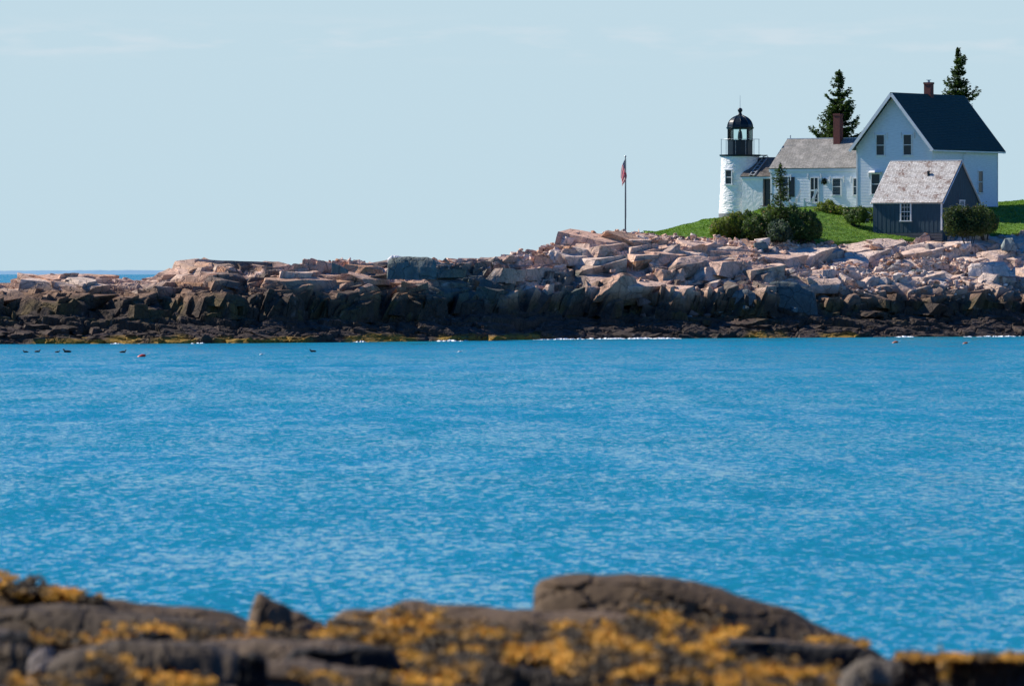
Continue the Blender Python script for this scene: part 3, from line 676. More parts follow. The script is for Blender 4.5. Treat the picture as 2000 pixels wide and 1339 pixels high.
shaped_rock('slab', [(1890, 522), (1897, 514), (1960, 510), (1982, 520), (1975, 528)], 603, 3.0, (.64, .53, .46), 'long pale flat slab on the slope right of the shed', seed=15, drop=.5)
shaped_rock('slab', [(1735, 500), (1745, 484), (1790, 476), (1838, 474), (1850, 490)], 609, 3.0, (.55, .42, .35), 'broad pinkish slab just below the shed with rusty stains', seed=16, drop=.6)
shaped_rock('boulder', [(1955, 480), (1962, 466), (1978, 464), (1985, 480)], 609, 1.6, (.26, .31, .29), 'blocky pale green boulder under the right hand lawn', seed=17, drop=.4)
shaped_rock('boulder', [(1205, 462), (1212, 455), (1222, 452), (1232, 462)], 594, 1.0, (.40, .22, .17), 'reddish pointed boulder hiding the foot of the flagpole', seed=18, drop=.4)
shaped_rock('slab', [(1190, 472), (1195, 462), (1208, 456), (1217, 458), (1214, 470)], 594, 1.6, (.60, .42, .34), 'tilted pale pink slab just left of the flagpole', seed=19, drop=.4)

# ---------------------------------------------------------------- foam, buoys, ducks
foam_spots = [((1040, 1330), 30, 'white foam of a small wave breaking under the cliff'), ((850, 925), 14, 'white foam washing over the yellow weed ledge'),
              ((215, 275), 7, 'small patch of white foam at the weedy far left shore'), ((375, 405), 4, 'faint splash of foam left of centre'), ((690, 720), 4, 'thin foam line on the middle of the shore'),
              ((1880, 2010), 14, 'broken line of foam at the far right of the shore'), ((1745, 1800), 4, 'small splash of foam below the shed')]
for (a, b), nn, lab in foam_spots:
    mb = MB()
    for ln_ in range(3 if nn > 10 else 2):
        pv = None
        for i in range(int((b - a) * 2.5) + 1):
            px = a + (b - a) * i / (int((b - a) * 2.5)); x = bx(px, 0); nzv = float(fbm(np.array(px / 13.), np.array(ln_ * 3.3 + a), 5, 4)); env = math.sin(max(0, min(1, (px - a) / (b - a))) * 3.14) ** .4
            wdt = max(0, nzv * .9 + (.16 if nn > 20 else .05)) * env; y = float(shoreD(x)) - .5 - ln_ * 1.3 + 1.1 * float(fbm(np.array(px / 7.), np.array(ln_ * 7.7), 9, 3)); hh_ = .01 + min(.085, wdt * .2) * (1 + .5 * float(fbm(np.array(px / 2.2), np.array(ln_ * 1.7), 19, 2)))
            cur = [(x, y - wdt * 1.6, .005), (x, y - wdt * .3, hh_), (x, y + wdt, .005)] if wdt > .03 else None
            if cur and pv:
                mb.poly([pv[0], cur[0], cur[1], pv[1]]); mb.poly([pv[1], cur[1], cur[2], pv[2]])
            pv = cur
    if mb.f: tag(mb.build('foam', M['foam']), lab, 'foam', kind='stuff')
red_m = simple('red_buoy_paint', (.62, .06, .035), (.5, .05, .03), 4, .4)
or_m = simple('orange_buoy_paint', (.55, .13, .03), (.4, .10, .03), 4, .4)
wh_m = simple('white_buoy_paint', (.75, .75, .72), None, 4, .4)
def buoy(px, py, m, label, s=1.0):
    D = CH * F / (py - HY); r = empty('lobster_buoy', P(px, py, D)); tag(r, label, 'buoy', 'lobster buoys floating off the island')
    b = MB(); b.m = Matrix.Rotation(R(68), 4, 'Y'); s = s * 1.0
    b.lathe([(.02, -.42 * s), (.13 * s, -.36 * s), (.19 * s, -.15 * s), (.19 * s, .12 * s), (.10 * s, .32 * s), (.04 * s, .38 * s)], 14); b.build('float', m, r, True)
    c = MB(); c.m = b.m; c.lathe([(.025 * s, .3 * s), (.025 * s, .7 * s)], 8); c.build('stick', wh_m, r)
buoy(276, 696.5, red_m, 'red lobster buoy floating below the left end of the island', .75)
buoy(1748, 669.5, or_m, 'orange lobster buoy floating straight below the shed', .65)
buoy(1885, 671, or_m, 'faint orange lobster buoy near the right edge', .55)
buoy(510, 692.5, wh_m, 'tiny white buoy floating in front of the left ledge', .35)
buoy(897, 687, wh_m, 'tiny white buoy floating below the yellow weed ledge', .35)
duck_m = simple('dark_plumage', (.05, .035, .03), (.025, .02, .02), 8, .7)
def duck(px, py, s, face, label):
    D = CH * F / (py - HY); s *= .55; b = MB()
    pr = [(-.34, .10, .02), (-.28, .07, .06), (-.12, .07, .115), (.06, .07, .125), (.18, .09, .09), (.23, .17, .055), (.25, .235, .06), (.29, .25, .055), (.33, .235, .022), (.40, .225, .012)]
    b.tube([(x * face * s, 0, z * s) for x, z, r in pr], [r * s for x, z, r in pr], 10)
    o = b.build('sea_duck', duck_m, None, True, P(px, py, D)); tag(o, label, 'duck', 'sea ducks on the water off the left shore'); return o
duck(50, 688, 1.0, -1, 'leftmost dark duck swimming off the weedy shore')
duck(73, 687.5, 1.1, 1, 'dark duck second from the left, low on the water')
duck(112, 688, .9, 1, 'small dark duck close left of the larger duck')
duck(131, 688, 1.5, -1, 'largest dark duck, swimming beside a smaller one')
duck(240, 688.5, 1.2, 1, 'lone dark duck swimming left of the red buoy')
duck(611, 687, 1.2, -1, 'lone dark duck in front of the middle left ledge')

# ---------------------------------------------------------------- buildings
PHI = 30.0; SN, CS = math.sin(R(PHI)), math.cos(R(PHI))
def clap(mb, xr, z0, z1, hgt=.13, t=.022):
    z = z0
    while z < z1 - 1e-3:
        zt = min(z + hgt, z1); a0, b0 = xr(z); a1, b1 = xr(zt)
        if b1 - a1 > .02 or b0 - a0 > .02:
            mb.poly([(a0, -t, z), (b0, -t, z), (b1, -.002, zt), (a1, -.002, zt)])
            mb.poly([(a0, .0, z), (b0, .0, z), (b0, -t, z), (a0, -t, z)])
        z = zt
def uvroof(o, rows):
    me = o.data; uvl = me.uv_layers.new(name='UVMap')
    for i, l in enumerate(me.loops): uvl.data[i].uv = rows[l.vertex_index]
def roof_slope(name, mat, parent, a, b, c, course=.15, thick=.05, proud=.022):
    """a = eave start, b = eave end, c = ridge above a; shingle courses stepped in geometry"""
    a, b, c = Vector(a), Vector(b), Vector(c); e = b - a; sl_ = c - a; L = sl_.length; n_ = max(1, int(L / course)); nr = e.cross(sl_).normalized()
    if nr.z < 0: nr = -nr
    mb = MB(); uv = []
    for i in range(n_):
        t0, t1 = i / n_, (i + 1) / n_; p = a + sl_ * t0; q = a + sl_ * t1
        jit = random.uniform(-.006, .006)
        mb.poly([p + nr * (thick + proud), p + e + nr * (thick + proud), q + e + nr * thick, q + nr * thick]); uv += [(0, t0 * L), (e.length, t0 * L), (e.length, t1 * L), (0, t1 * L)]
        mb.poly([p + nr * (thick if i else 0), p + e + nr * (thick if i else 0), p + e + nr * (thick + proud), p + nr * (thick + proud)]); uv += [(0, t0 * L)] * 2 + [(e.length, t0 * L)] * 2
    mb.poly([a, a + sl_, a + e + sl_, a + e]); uv += [(0, 0)] * 4
    for s_ in (0, 1):
        o_ = e * s_; mb.poly([a + o_, a + o_ + nr * (thick + proud), a + o_ + sl_ + nr * thick, a + o_ + sl_]); uv += [(0, 0)] * 4
    o = mb.build(name, mat, parent); uvroof(o, uv); return o
def window(parent, mtx, x, z0, z1, wd, rows=2, cols=1, hood=False, ears=True, name='window', glassm=None, curtain=True, fw=.07):
    """x = centre, z0..z1 outer, wd outer width, on a wall plane facing -y of mtx"""
    f = MB(); f.m = mtx
    x0, x1 = x - wd / 2, x + wd / 2
    f.box(x0, x0 + fw, -.09, -.01, z0, z1); f.box(x1 - fw, x1, -.09, -.01, z0, z1)
    f.box(x0 - .04, x1 + .04, -.11, -.01, z1 - .003, z1 + .09); f.box(x0 - .05, x1 + .05, -.13, -.01, z0 - .07, z0 + .02)
    o = f.build('window', M['white'], parent)
    s = MB(); s.m = mtx; zm = (z0 + z1) / 2
    s.box(x0 + fw, x1 - fw, -.060, -.026, zm - .03, zm + .03)
    for i in range(1, cols): xx = x0 + fw + (wd - 2 * fw) * i / cols; s.box(xx - .012, xx + .012, -.052, -.028, z0 + .02, z1)
    for i in range(1, rows):
        zz_ = z0 + (z1 - z0) * i / rows
        if abs(zz_ - zm) > .05: s.box(x0 + fw, x1 - fw, -.050, -.028, zz_ - .015, zz_ + .015)
    s.build('sash_bar', M['white'], o)
    g_ = MB(); g_.m = mtx; g_.box(x0 + fw, x1 - fw, -.034, -.024, z0 + .02, z1); g_.build('pane', glassm or M['glass'], o)
    if ears:     # pale brackets either side of the head
        for s_ in (-1, 1):
            e_ = MB(); e_.m = mtx; xx = x + s_ * (wd / 2 + .20); e_.box(xx - .04, xx + .04, -.10, -.01, z1 - .30, z1 + .22); e_.build('shutter_bracket', M['white'], o)
    return o
def rot_side(lx, ly):     # matrix of the wall that looks to the right (local +x)
    return Matrix.Translation((lx, ly, 0)) @ Matrix.Rotation(R(90), 4, 'Z')

# --- big house
Dc = 628.0; OX = pxX(1822, Dc); HW = 7.26; HL = 12.4
HO = Vector((OX - HW * CS, Dc + HW * SN, 10.45))
def zrow(py, D): return CH + (HY - py) * D / F
def frontx(px, ly=0, org=HO):     # local x on a front plane seen at column px
    k_ = (px - 1000) / F
    return (k_ * (org.y + ly * CS) - org.x - ly * SN) / (CS + k_ * SN)
def sidey(px, lx, org):
    k_ = (px - 1000) / F
    return (org.x + lx * CS - k_ * (org.y - lx * SN)) / (k_ * CS - SN)
house = empty('farmhouse', HO, R(-PHI))
tag(house, 'tall white clapboard house with steep dark gable roof behind the shed', 'house')
ze = zrow(284, 628) - HO.z; za = zrow(184, 631) - HO.z
fb = MB(); fb.box(.06, HW - .06, .06, HL - .06, -1.5, .35); fb.build('foundation', M['foundation'], house)
wl = MB()
rise = za - ze; gab = lambda z: (0, HW) if z <= ze else ((z - ze) / rise * HW / 2, HW - (z - ze) / rise * HW / 2)
clap(wl, gab, .35, za); wl.m = rot_side(HW, 0); clap(wl, lambda z: (0, HL), .35, ze)
wl.m = Matrix.Translation((HW, HL, 0)) @ Matrix.Rotation(R(180), 4, 'Z'); clap(wl, gab, .35, za)
wl.m = Matrix.Translation((0, HL, 0)) @ Matrix.Rotation(R(-90), 4, 'Z'); clap(wl, lambda z: (0, HL), .35, ze)
wl.build('wall', M['clap'], house)
ov, oe = .72, .36; tp = rise / (HW / 2)
for s_ in (0, 1):
    ex = -oe if s_ == 0 else HW + oe; ez = ze - oe * tp + .06
    if s_: roof_slope('roof', M['roofdark'], house, (ex, -ov, ez), (ex, HL + ov, ez), (HW / 2, -ov, za + .06), .18, .08)
    else: roof_slope('roof', M['roofdark'], house, (ex, -ov, ez), (ex, HL + ov, ez), (HW / 2, -ov, za + .06), .18, .08)
for s_, ex in ((0, -oe), (1, HW + oe)):
    rk = MB()
    for yy in (-ov - .03, HL + ov + .03):
        rk = MB()
        rk.bar((ex, yy, ze - oe * tp - .06), (HW / 2, yy, za - .06), .06, .24, up=(0, 1, 0)) if False else rk.bar((ex, yy, ze - oe * tp - .02), (HW / 2, yy, za - .02), .05, .26)
        rk.build('rake_board', M['white'], house)
sf = MB(); sf.box(HW + .01, HW + oe, -ov, HL + ov, ze - oe * tp - .06, ze - oe * tp + .02); sf.box(HW + oe + .002, HW + oe + .10, -ov, HL + ov, ze - oe * tp - .08, ze - oe * tp + .05); sf.build('gutter', M['white'], house)
cb = MB(); cb.box(-.05, .07, -.05, .05, .3, ze); cb.box(HW - .07, HW + .05, -.05, .05, .3, ze); cb.box(-.02, HW + .02, -.045, 0, .22, .37); cb.build('corner_board', M['white'], house)
cb = MB(); cb.box(HW - .04, HW + .05, HL - .07, HL + .05, .3, ze - .1); cb.build('corner_board', M['white'], house)
ds = MB(); dy = sidey(1880, HW, HO); ds.tube([(HW + oe + .04, dy + .4, ze - .45), (HW + .12, dy, ze - .75), (HW + .12, dy, .4)], .05, 8); ds.build('downspout', M['clap'], house)
chm = MB(); cy = sidey(1814, HW / 2, HO); chm.box(HW / 2 - .32, HW / 2 + .32, cy - .3, cy + .3, za - .6, za + 1.05); chm.box(HW / 2 - .36, HW / 2 + .36, cy - .34, cy + .34, za + .95, za + 1.12)
cho = chm.build('chimney', M['redbrick'], house)
cp = MB(); cp.lathe([(.11, za + 1.12), (.10, za + 1.3)], 12, (HW / 2, cy)); cp.box(HW / 2 - .16, HW / 2 + .16, cy - .16, cy + .16, za + 1.30, za + 1.34); cp.build('chimney_pot', M['steel'], cho)
I4 = Matrix.Identity(4)
for px in (1720, 1773):
    window(house, I4, frontx(px), zrow(303, 630) - HO.z, zrow(264, 630) - HO.z, .86)
wlow = window(house, I4, frontx(1711), zrow(379, 630) - HO.z, zrow(340, 630) - HO.z, .92)
hd = MB(); xw = frontx(1711); hz = zrow(337, 630) - HO.z; hd.add([(xw - .58, -.02, hz + .16), (xw + .58, -.02, hz + .16), (xw + .58, -.40, hz), (xw - .58, -.40, hz), (xw - .58, -.02, hz - .02), (xw + .58, -.02, hz - .02)], [(0, 3, 2, 1), (3, 4, 5, 2), (0, 4, 3), (1, 2, 5)]); hd.build('hood', M['white'], wlow)
sw = rot_side(HW, 0)
window(house, sw, sidey(1914, HW, HO), zrow(376, 634) - HO.z, zrow(334, 634) - HO.z, .95, ears=False)

# --- cottage
cot = empty('cottage', HO, R(-PHI)); tag(cot, 'low white clapboard cottage with weathered shingle roof beside the tall house', 'house')
CY = 1.8; CL = frontx(1506, CY); CDp = 6.8; cze = zrow(329, 636) - HO.z; cza = zrow(273, 639) - HO.z; x_r = -.03
cf = MB(); cf.box(CL + .05, x_r, CY + .05, CY + CDp, -1.5, .30); cf.build('foundation', M['foundation'], cot)
cw = MB(); cw.m = Matrix.Translation((0, CY, 0)); clap(cw, lambda z: (CL, x_r), .30, cze, .13, .036)
cw.m = Matrix.Translation((CL, CY + CDp, 0)) @ Matrix.Rotation(R(-90), 4, 'Z'); crise = cza - cze
clap(cw, lambda z: (0, CDp) if z <= cze else ((z - cze) / crise * CDp / 2, CDp - (z - cze) / crise * CDp / 2), .30, cza)
cw.m = Matrix.Translation((x_r, CY + CDp, 0)) @ Matrix.Rotation(R(180), 4, 'Z'); clap(cw, lambda z: (0, -CL + x_r), .30, cze)
cw.build('wall', M['clap'], cot)
ctp = crise / (CDp / 2)
roof_slope('roof', M['shingle'], cot, (CL - .18, CY - .10, cze - .10 * ctp + .05), (x_r, CY - .10, cze - .10 * ctp + .05), (CL - .18, CY + CDp / 2, cza + .05), .15, .06)
roof_slope('roof', M['shingle'], cot, (CL - .18, CY + CDp + .28, cze - .28 * ctp + .05), (x_r, CY + CDp + .28, cze - .28 * ctp + .05), (CL - .18, CY + CDp / 2, cza + .05), .15, .06)
ct = MB(); ct.box(CL - .16, x_r, CY - .10, CY - .03, cze - .30, cze - .04); ct.build('fascia', M['white'], cot)
ct = MB(); ct.box(CL - .05, CL + .12, CY - .05, CY + .02, .2, cze - .3); ct.build('corner_board', M['white'], cot)
rc = MB(); rc.box(CL - .2, x_r, CY + CDp / 2 - .09, CY + CDp / 2 + .09, cza + .10, cza + .155); rc.build('ridge_cap', M['clap'], cot)
cc_ = MB(); cx_ = frontx(1638.5, CY + CDp / 2 - .3); yc = CY + CDp / 2 - .45
cc_.box(cx_ - .32, cx_ + .32, yc - .3, yc + .3, cza - .9, zrow(222, 638) - HO.z); cc_.box(cx_ - .35, cx_ + .35, yc - .33, yc + .33, zrow(226, 638) - HO.z, zrow(222.5, 638) - HO.z); cc_.build('chimney', M['redbrick'], cot)
rp = MB(); rp.tube([(CL + .1, CY + CDp / 2, cza + .1), (CL + .1, CY + CDp / 2, cza + .42)], .05, 6); rp.build('vent_pipe', M['steel'], cot)
TM = Matrix.Translation((0, CY, 0)); zz0 = lambda py: zrow(py, 634.5) - HO.z
window(cot, TM, frontx(1634.5, CY), zz0(381), zz0(349), .90)
window(cot, TM, frontx(1674, CY), zz0(381), zz0(349), .80)
window(cot, TM, frontx(1531, CY), zz0(384), zz0(345), 1.0)
sh_ = MB(); sh_.m = TM; xx = frontx(1547, CY); sh_.box(xx - .26, xx + .26, -.09, -.02, zz0(384), zz0(345)); sh_.build('shutter', M['black'], cot)
# screen door
dr = MB(); dr.m = TM; xd = frontx(1591, CY); z0_, z1_ = zz0(397), zz0(345.5); hw_ = .44
dr.box(xd - hw_, xd - hw_ + .10, -.08, -.02, z0_, z1_); dr.box(xd + hw_ - .10, xd + hw_, -.08, -.02, z0_, z1_)
dr.box(xd - hw_ + .1, xd + hw_ - .1, -.078, -.02, z1_ - .08, z1_); dr.box(xd - hw_ + .1, xd + hw_ - .1, -.078, -.02, zz0(373), zz0(370)); dr.box(xd - hw_ + .1, xd + hw_ - .1, -.078, -.02, z0_, z0_ + .14)
dr.box(xd - .035, xd + .035, -.074, -.02, z0_ + .14, z1_ - .08)
do = dr.build('door', M['white'], cot)
dp = MB(); dp.m = TM; dp.box(xd - hw_ + .1, xd + hw_ - .1, -.040, -.024, z0_ + .12, z1_ - .06); dp.build('pane', M['glass'], do)
dk = MB(); dk.m = TM; dk.lathe([(.015, zz0(378)), (.03, zz0(377)), (.015, zz0(376))], 8, (xd + hw_ - .04, -.10)); dk.build('handle', M['black'], do)
for s_ in (-1, 1):
    e_ = MB(); e_.m = TM; e_.box(xd + s_ * .62 - .04, xd + s_ * .62 + .04, -.10, -.01, z1_ - .12, z1_ + .30); e_.build('shutter_bracket', M['white'], do)
for px in (1609,):
    wr = empty('wall_wreath', (0, 0, 0)); pos = HO + Vector((frontx(px, CY) * CS + CY * SN, -frontx(px, CY) * SN + CY * CS, 0))
    c = []; n_ = 260
    a_ = rng.uniform(0, 6.28, n_); b_ = rng.normal(0, .055, (n_, 3)); c = np.stack([.15 * np.cos(a_), -.08 + 0 * a_, .17 * np.sin(a_)], 1) + b_
    wr.location = (pos.x, pos.y - .12, zrow(354, 634)); tag(wr, 'dark round wreath hung on the cottage wall right of the door', 'wreath')
    quads_obj('greenery', c, rng.normal(size=(n_, 3)), rng.uniform(.05, .1, n_), np.tile([.02, .03, .02], (n_, 1)), M['leaf'], wr)
    hk = MB(); hk.bar((0, .08, .24), (0, -.06, .24), .02); hk.bar((0, -.06, .24), (0, -.06, .12), .02); hk.build('hook', M['black'], wr)

# --- passage between cottage and tower
ann = empty('workroom', HO, R(-PHI)); tag(ann, 'small whitewashed brick passage joining the lighthouse tower to the cottage', 'outbuilding')
AY = 2.0; AL = frontx(1449.5, AY); AR = CL - .02; AD = 5.0; aze = zrow(344, 638) - HO.z; aza = zrow(309, 641) - HO.z
aw = MB(); dz0, dz1 = zrow(401, 637) - HO.z, zrow(348, 637) - HO.z; dx0, dx1 = frontx(1491, AY), AR - .02
aw.box(AL, dx0, AY, AY + AD, -.25, aze); aw.box(dx0, AR, AY, AY + AD, -.25, dz0); aw.box(dx0, AR, AY, AY + AD, dz1, aze); aw.box(dx0, AR, AY + .5, AY + AD, dz0, dz1)
for xe in (AL, AR - .1): aw.add([(xe, AY, aze), (xe, AY + AD, aze), (xe, AY + AD / 2, aza), (xe + .1, AY, aze), (xe + .1, AY + AD, aze), (xe + .1, AY + AD / 2, aza)], [(0, 2, 1), (3, 4, 5), (0, 3, 5, 2), (1, 2, 5, 4)])
aw.build('wall', M['brickwhite'], ann)
af = MB(); af.box(AL - .02, AR, AY - .03, AY + AD, -1.6, -.252); af.build('foundation', M['stone'], ann)
atp = (aza - aze) / (AD / 2)
for yy, s_ in ((AY - .15, 0), (AY + AD + .15, 1)):
    roof_slope('roof', M['shingle_dark'], ann, (AL - .1, yy, aze - .15 * atp + .04), (AR + .01, yy, aze - .15 * atp + .04), (AL - .1, AY + AD / 2, aza + .04), .15, .05)
at_ = MB(); at_.box(AL - .08, AR - .01, AY - .13, AY - .004, aze - .22, aze - .02); at_.build('fascia', M['white'], ann)
ad = MB(); ad.box(dx0 - .02, dx0 + .09, AY - .05, AY + .3, dz0, dz1); ad.box(dx1 - .06, dx1, AY - .05, AY + .3, dz0, dz1); ad.box(dx0 + .09, dx1 - .06, AY - .05, AY + .3, dz1 - .1, dz1); ado = ad.build('window', M['wood'], ann)
g_ = MB(); g_.box(dx0 + .09, dx1 - .06, AY + .12, AY + .15, dz0, dz1 - .1); g_.build('pane', M['glass'], ado)
sb = MB(); sb.box(dx0 - .12, AR, AY - .10, AY + .05, dz0 - .10, dz0 - .003); sb.build('sill', M['wood'], ado)
# ladder lying on that roof
lad = empty('roof_ladder', HO, R(-PHI)); tag(lad, 'wooden ladder lying up the shingled passage roof beside the tower', 'ladder')
slp = Vector((0, AD / 2 + .15, aza - aze + .15 * atp)).normalized(); nrm_ = Vector((0, -slp.z, slp.y))
lb = Vector((frontx(1466, AY), AY - .15, aze - .15 * atp + .04)) + nrm_ * .15; lw = .46
Ll = (Vector((0, AD / 2 + .15, aza - aze + .15 * atp))).length * .98
for s_ in (0, 1):
    l_ = MB(); q = lb + Vector((lw * s_, 0, 0)); l_.bar(q - slp * .05, q + slp * Ll, .06, .10); l_.build('rail', M['steel'], lad)
for i in range(7):
    l_ = MB(); q = lb + slp * (.12 + i * (Ll - .25) / 6); l_.bar(q + Vector((.03, 0, 0)), q + Vector((lw - .03, 0, 0)), .05, .05, up=(0, 1, 1)); l_.build('rung', M['steel'], lad)

# --- lighthouse
TL = Vector((-13.4, 3.8)); TD = HO.y - TL.x * SN + TL.y * CS
TC = Vector((pxX(1445.5, TD), TD, 10.0)); 
lh = empty('lighthouse', TC); tag(lh, 'short white round brick lighthouse tower with black lantern room and dome', 'lighthouse')
tz = lambda py: zrow(py, TD) - TC.z
sc_t = TD / F
r0, r1 = 41.5 * sc_t, 37 * sc_t
def tower_mesh():
    n, m_ = 72, 90; z0, z1 = tz(417), tz(305.5)
    Th, T = np.meshgrid(np.linspace(0, 2 * np.pi, n + 1), np.linspace(0, 1, m_))
    rr_ = r0 + (r1 - r0) * (1 - (1 - T) ** 1.6)
    bz = np.floor(T * 60); bt = np.floor(Th / (2 * np.pi) * 44 + .5 * (bz % 2))
    rr_ = rr_ + .035 * (hash2(bt, bz, 3) - .5) + .035 * fbm(Th * 4, T * 14, 8, 3)
    o = grid_obj('tower_wall', rr_ * np.cos(Th), rr_ * np.sin(Th), z0 + (z1 - z0) * T, None, M['brickwhite'], False); return o
tw = tower_mesh(); tw.parent = lh
b = MB(); b.lathe([(r0 + .03, -1.2), (r0 + .02, tz(417))], 40); b.build('foundation', M['stone'], lh)
b = MB(); b.lathe([(1.2, tz(307)), (1.70, tz(306)), (1.80, tz(305)), (1.82, tz(302.2)), (1.2, tz(302))], 20); b.build('gallery_deck', M['black'], lh)
b = MB(); b.lathe([(1.13, tz(302)), (1.13, tz(276)), (1.16, tz(275.5)), (1.16, tz(274)), (1.05, tz(273.5))], 10); b.build('lantern_base', M['black'], lh)
b = MB(); b.lathe([(1.06, tz(274)), (1.06, tz(251))], 10); b.f = b.f[:-2]; b.build('lantern_glazing', M['lglass'], lh)
for k in range(10):
    t = 2 * math.pi * (k + .5) / 10; b = MB(); b.bar((1.10 * math.cos(t), 1.10 * math.sin(t), tz(274)), (1.10 * math.cos(t), 1.10 * math.sin(t), tz(250.5)), .09, .07, up=(math.cos(t), math.sin(t), 0)); b.build('mullion', M['black'], lh)
b = MB(); b.lathe([(1.05, tz(252.5)), (1.17, tz(252)), (1.21, tz(249.5)), (1.24, tz(249)), (1.10, tz(248.4))], 20); b.build('cornice', M['black'], lh)
prof = [(1.14 * math.cos(a), tz(248.5) + 1.02 * math.sin(a)) for a in [R(x) for x in (0, 12, 24, 36, 48, 60, 70)]] + [(.22, tz(248.5) + 1.04), (.17, tz(222.5)), (.12, tz(221))]
b = MB(); b.lathe(prof, 10); dome = b.build('dome', M['black'], lh)
for k in range(10):
    t = 2 * math.pi * (k + .5) / 10; b = MB(); b.tube([((r_ + .02) * math.cos(t), (r_ + .02) * math.sin(t), z_) for r_, z_ in prof[:8]], .028, 6); b.build('rib', M['black'], dome)
zb_ = tz(215.5); b = MB(); b.lathe([(.09, tz(222)), (.14, tz(221)), (.15, tz(220.4)), (.09, tz(219.8))] + [(.215 * math.sin(R(a)), zb_ - .215 * math.cos(R(a))) for a in (28, 50, 70, 90, 110, 130, 150, 170)], 18); b.build('ventilator_ball', M['black'], lh, True)
b = MB(); b.tube([(0, 0, tz(212)), (0, 0, tz(186))], [.022, .012], 6); b.build('lightning_rod', M['steel'], lh)
b = MB(); b.lathe([(.30, tz(276)), (.30, tz(273.5)), (.08, tz(273)), (.20, tz(272)), (.22, tz(268)), (.20, tz(264)), (.17, tz(259)), (.14, tz(256.5)), (.05, tz(254)), (.02, tz(252))], 12); b.build('lens', M['brass'], lh)
for k in range(12):
    t = 2 * math.pi * (k + .5) / 12; b = MB(); b.tube([(1.70 * math.cos(t), 1.70 * math.sin(t), tz(302.2)), (1.70 * math.cos(t), 1.70 * math.sin(t), tz(272))], .013, 5); b.build('railing_post', M['steel'], lh)
b = MB()
for zz_ in (272,):
    pts = [(1.70 * math.cos(2 * math.pi * k / 44), 1.70 * math.sin(2 * math.pi * k / 44), tz(zz_)) for k in range(45)]; b.tube(pts, .012, 5)
b.build('railing', M['steel'], lh)
b = MB(); b.box(1.2, 2.35, -1.15, -.75, tz(305), tz(303)); b.bar((2.28, -.95, tz(304)), (1.6, -.95, tz(311)), .05); b.build('deck_bracket', M['black'], lh)
# tower window, turned to the left
wa = R(-90 - 36); wt = Matrix.Rotation(wa + R(90), 4, 'Z') @ Matrix.Translation((0, -(r1 + .07), 0))
wn = window(lh, wt, 0, tz(360), tz(333), .74, ears=False, fw=.075)
rv = MB(); rv.m = wt; rv.box(-.34, -.0, .0, .3, tz(360), tz(333)); rv.box(-.42, .42, -.06, .16, tz(363), tz(361.5)); rv.build('sill', M['brickwhite'], wn)

# --- shed
SDc = 612.0; SX = pxX(1840, SDc); SW = 6.44; SL = 6.87
SO = Vector((SX - SW * CS, SDc + SW * SN, zrow(472, 614)))
shed = empty('shed', SO, R(-PHI)); tag(shed, 'slate blue boarded shed with silvery shingle roof standing on the rocks', 'shed')
sz = lambda py: zrow(py, 613.5) - SO.z; sze = sz(394.5); sza = zrow(316, 615.5) - SO.z; srise = sza - sze
b = MB(); sg = lambda z: (0, SL) if z <= sze else ((z - sze) / srise * SL / 2, SL - (z - sze) / srise * SL / 2)
def boards(mb, x0, x1, z0, zt, wd=.2, t=.012):
    x = x0; k_ = 0
    while x < x1 - 1e-3:
        xe = min(x + wd, x1); y_ = -t * (k_ % 2) - .002 * random.random(); mb.poly([(x, y_, z0), (xe, y_, z0), (xe, y_, zt(xe)), (x, y_, zt(x))])
        x = xe; k_ += 1
boards(b, 0, SW, sz(455), lambda x: sze)
b.m = rot_side(SW, 0); boards(b, 0, SL, .1, lambda y: sze + srise * (1 - abs(y - SL / 2) / (SL / 2)))
b.m = Matrix.Translation((SW, SL, 0)) @ Matrix.Rotation(R(180), 4, 'Z'); boards(b, 0, SW, .1, lambda x: sze)
b.m = Matrix.Translation((0, SL, 0)) @ Matrix.Rotation(R(-90), 4, 'Z'); boards(b, 0, SL, .1, lambda y: sze + srise * (1 - abs(y - SL / 2) / (SL / 2)))
b.build('wall', M['shedwall'], shed)
b = MB()
for i in range(3): z_a = .05 + i * (sz(455) - .05) / 3; b.box(-.03, SW + .03, -.035 - .012 * (i % 2), .03, z_a, z_a + (sz(455) - .05) / 3 - .02)
b.build('skirting', M['shedskirt'], shed)
for k in range(4):
    b = MB(); xx = .3 + k * (SW - .6) / 3; b.box(xx - .13, xx + .13, .15, .5, -.9, .1); b.build('footing', M['stone'], shed)
stp = srise / (SL / 2); so_ = .16
for yy in (-so_, SL + so_):
    roof_slope('roof', M['shingle_shed'], shed, (-.10, yy, sze - so_ * stp + .05), (SW + .12, yy, sze - so_ * stp + .05), (-.10, SL / 2, sza + .05), .145, .06, .026)
b = MB()
for xx in (-.12, SW + .14):
    b.bar((xx, -so_, sze - so_ * stp + .01), (xx, SL / 2, sza + .01), .04, .15, up=(1, 0, 0)); b.bar((xx, SL + so_, sze - so_ * stp + .01), (xx, SL / 2, sza + .01), .04, .15, up=(1, 0, 0))
b.build('rake_board', M['white'], shed)
b = MB(); b.box(-.08, SW + .1, -.14, -.03, sze - .14, sze - .03); b.build('fascia', M['white'], shed)
b = MB(); b.box(-.12, SW + .12, SL / 2 - .10, SL / 2 + .10, sza + .09, sza + .16); b.build('ridge_cap', M['white'], shed)
b = MB(); b.box(SW - .12, SW + .03, -.05, 0, sz(450), sze - .1); b.build('corner_board', M['white'], shed)
fx = lambda px, ly=0: frontx(px, ly, SO)
window(shed, I4, fx(1769.5), sz(431), sz(396), 1.06, rows=4, cols=3, ears=False, fw=.12)
window(shed, rot_side(SW, 0), sidey(1878, SW, SO), sz(425), sz(392), .95, rows=4, cols=2, ears=False, fw=.1, glassm=M['curtain'])
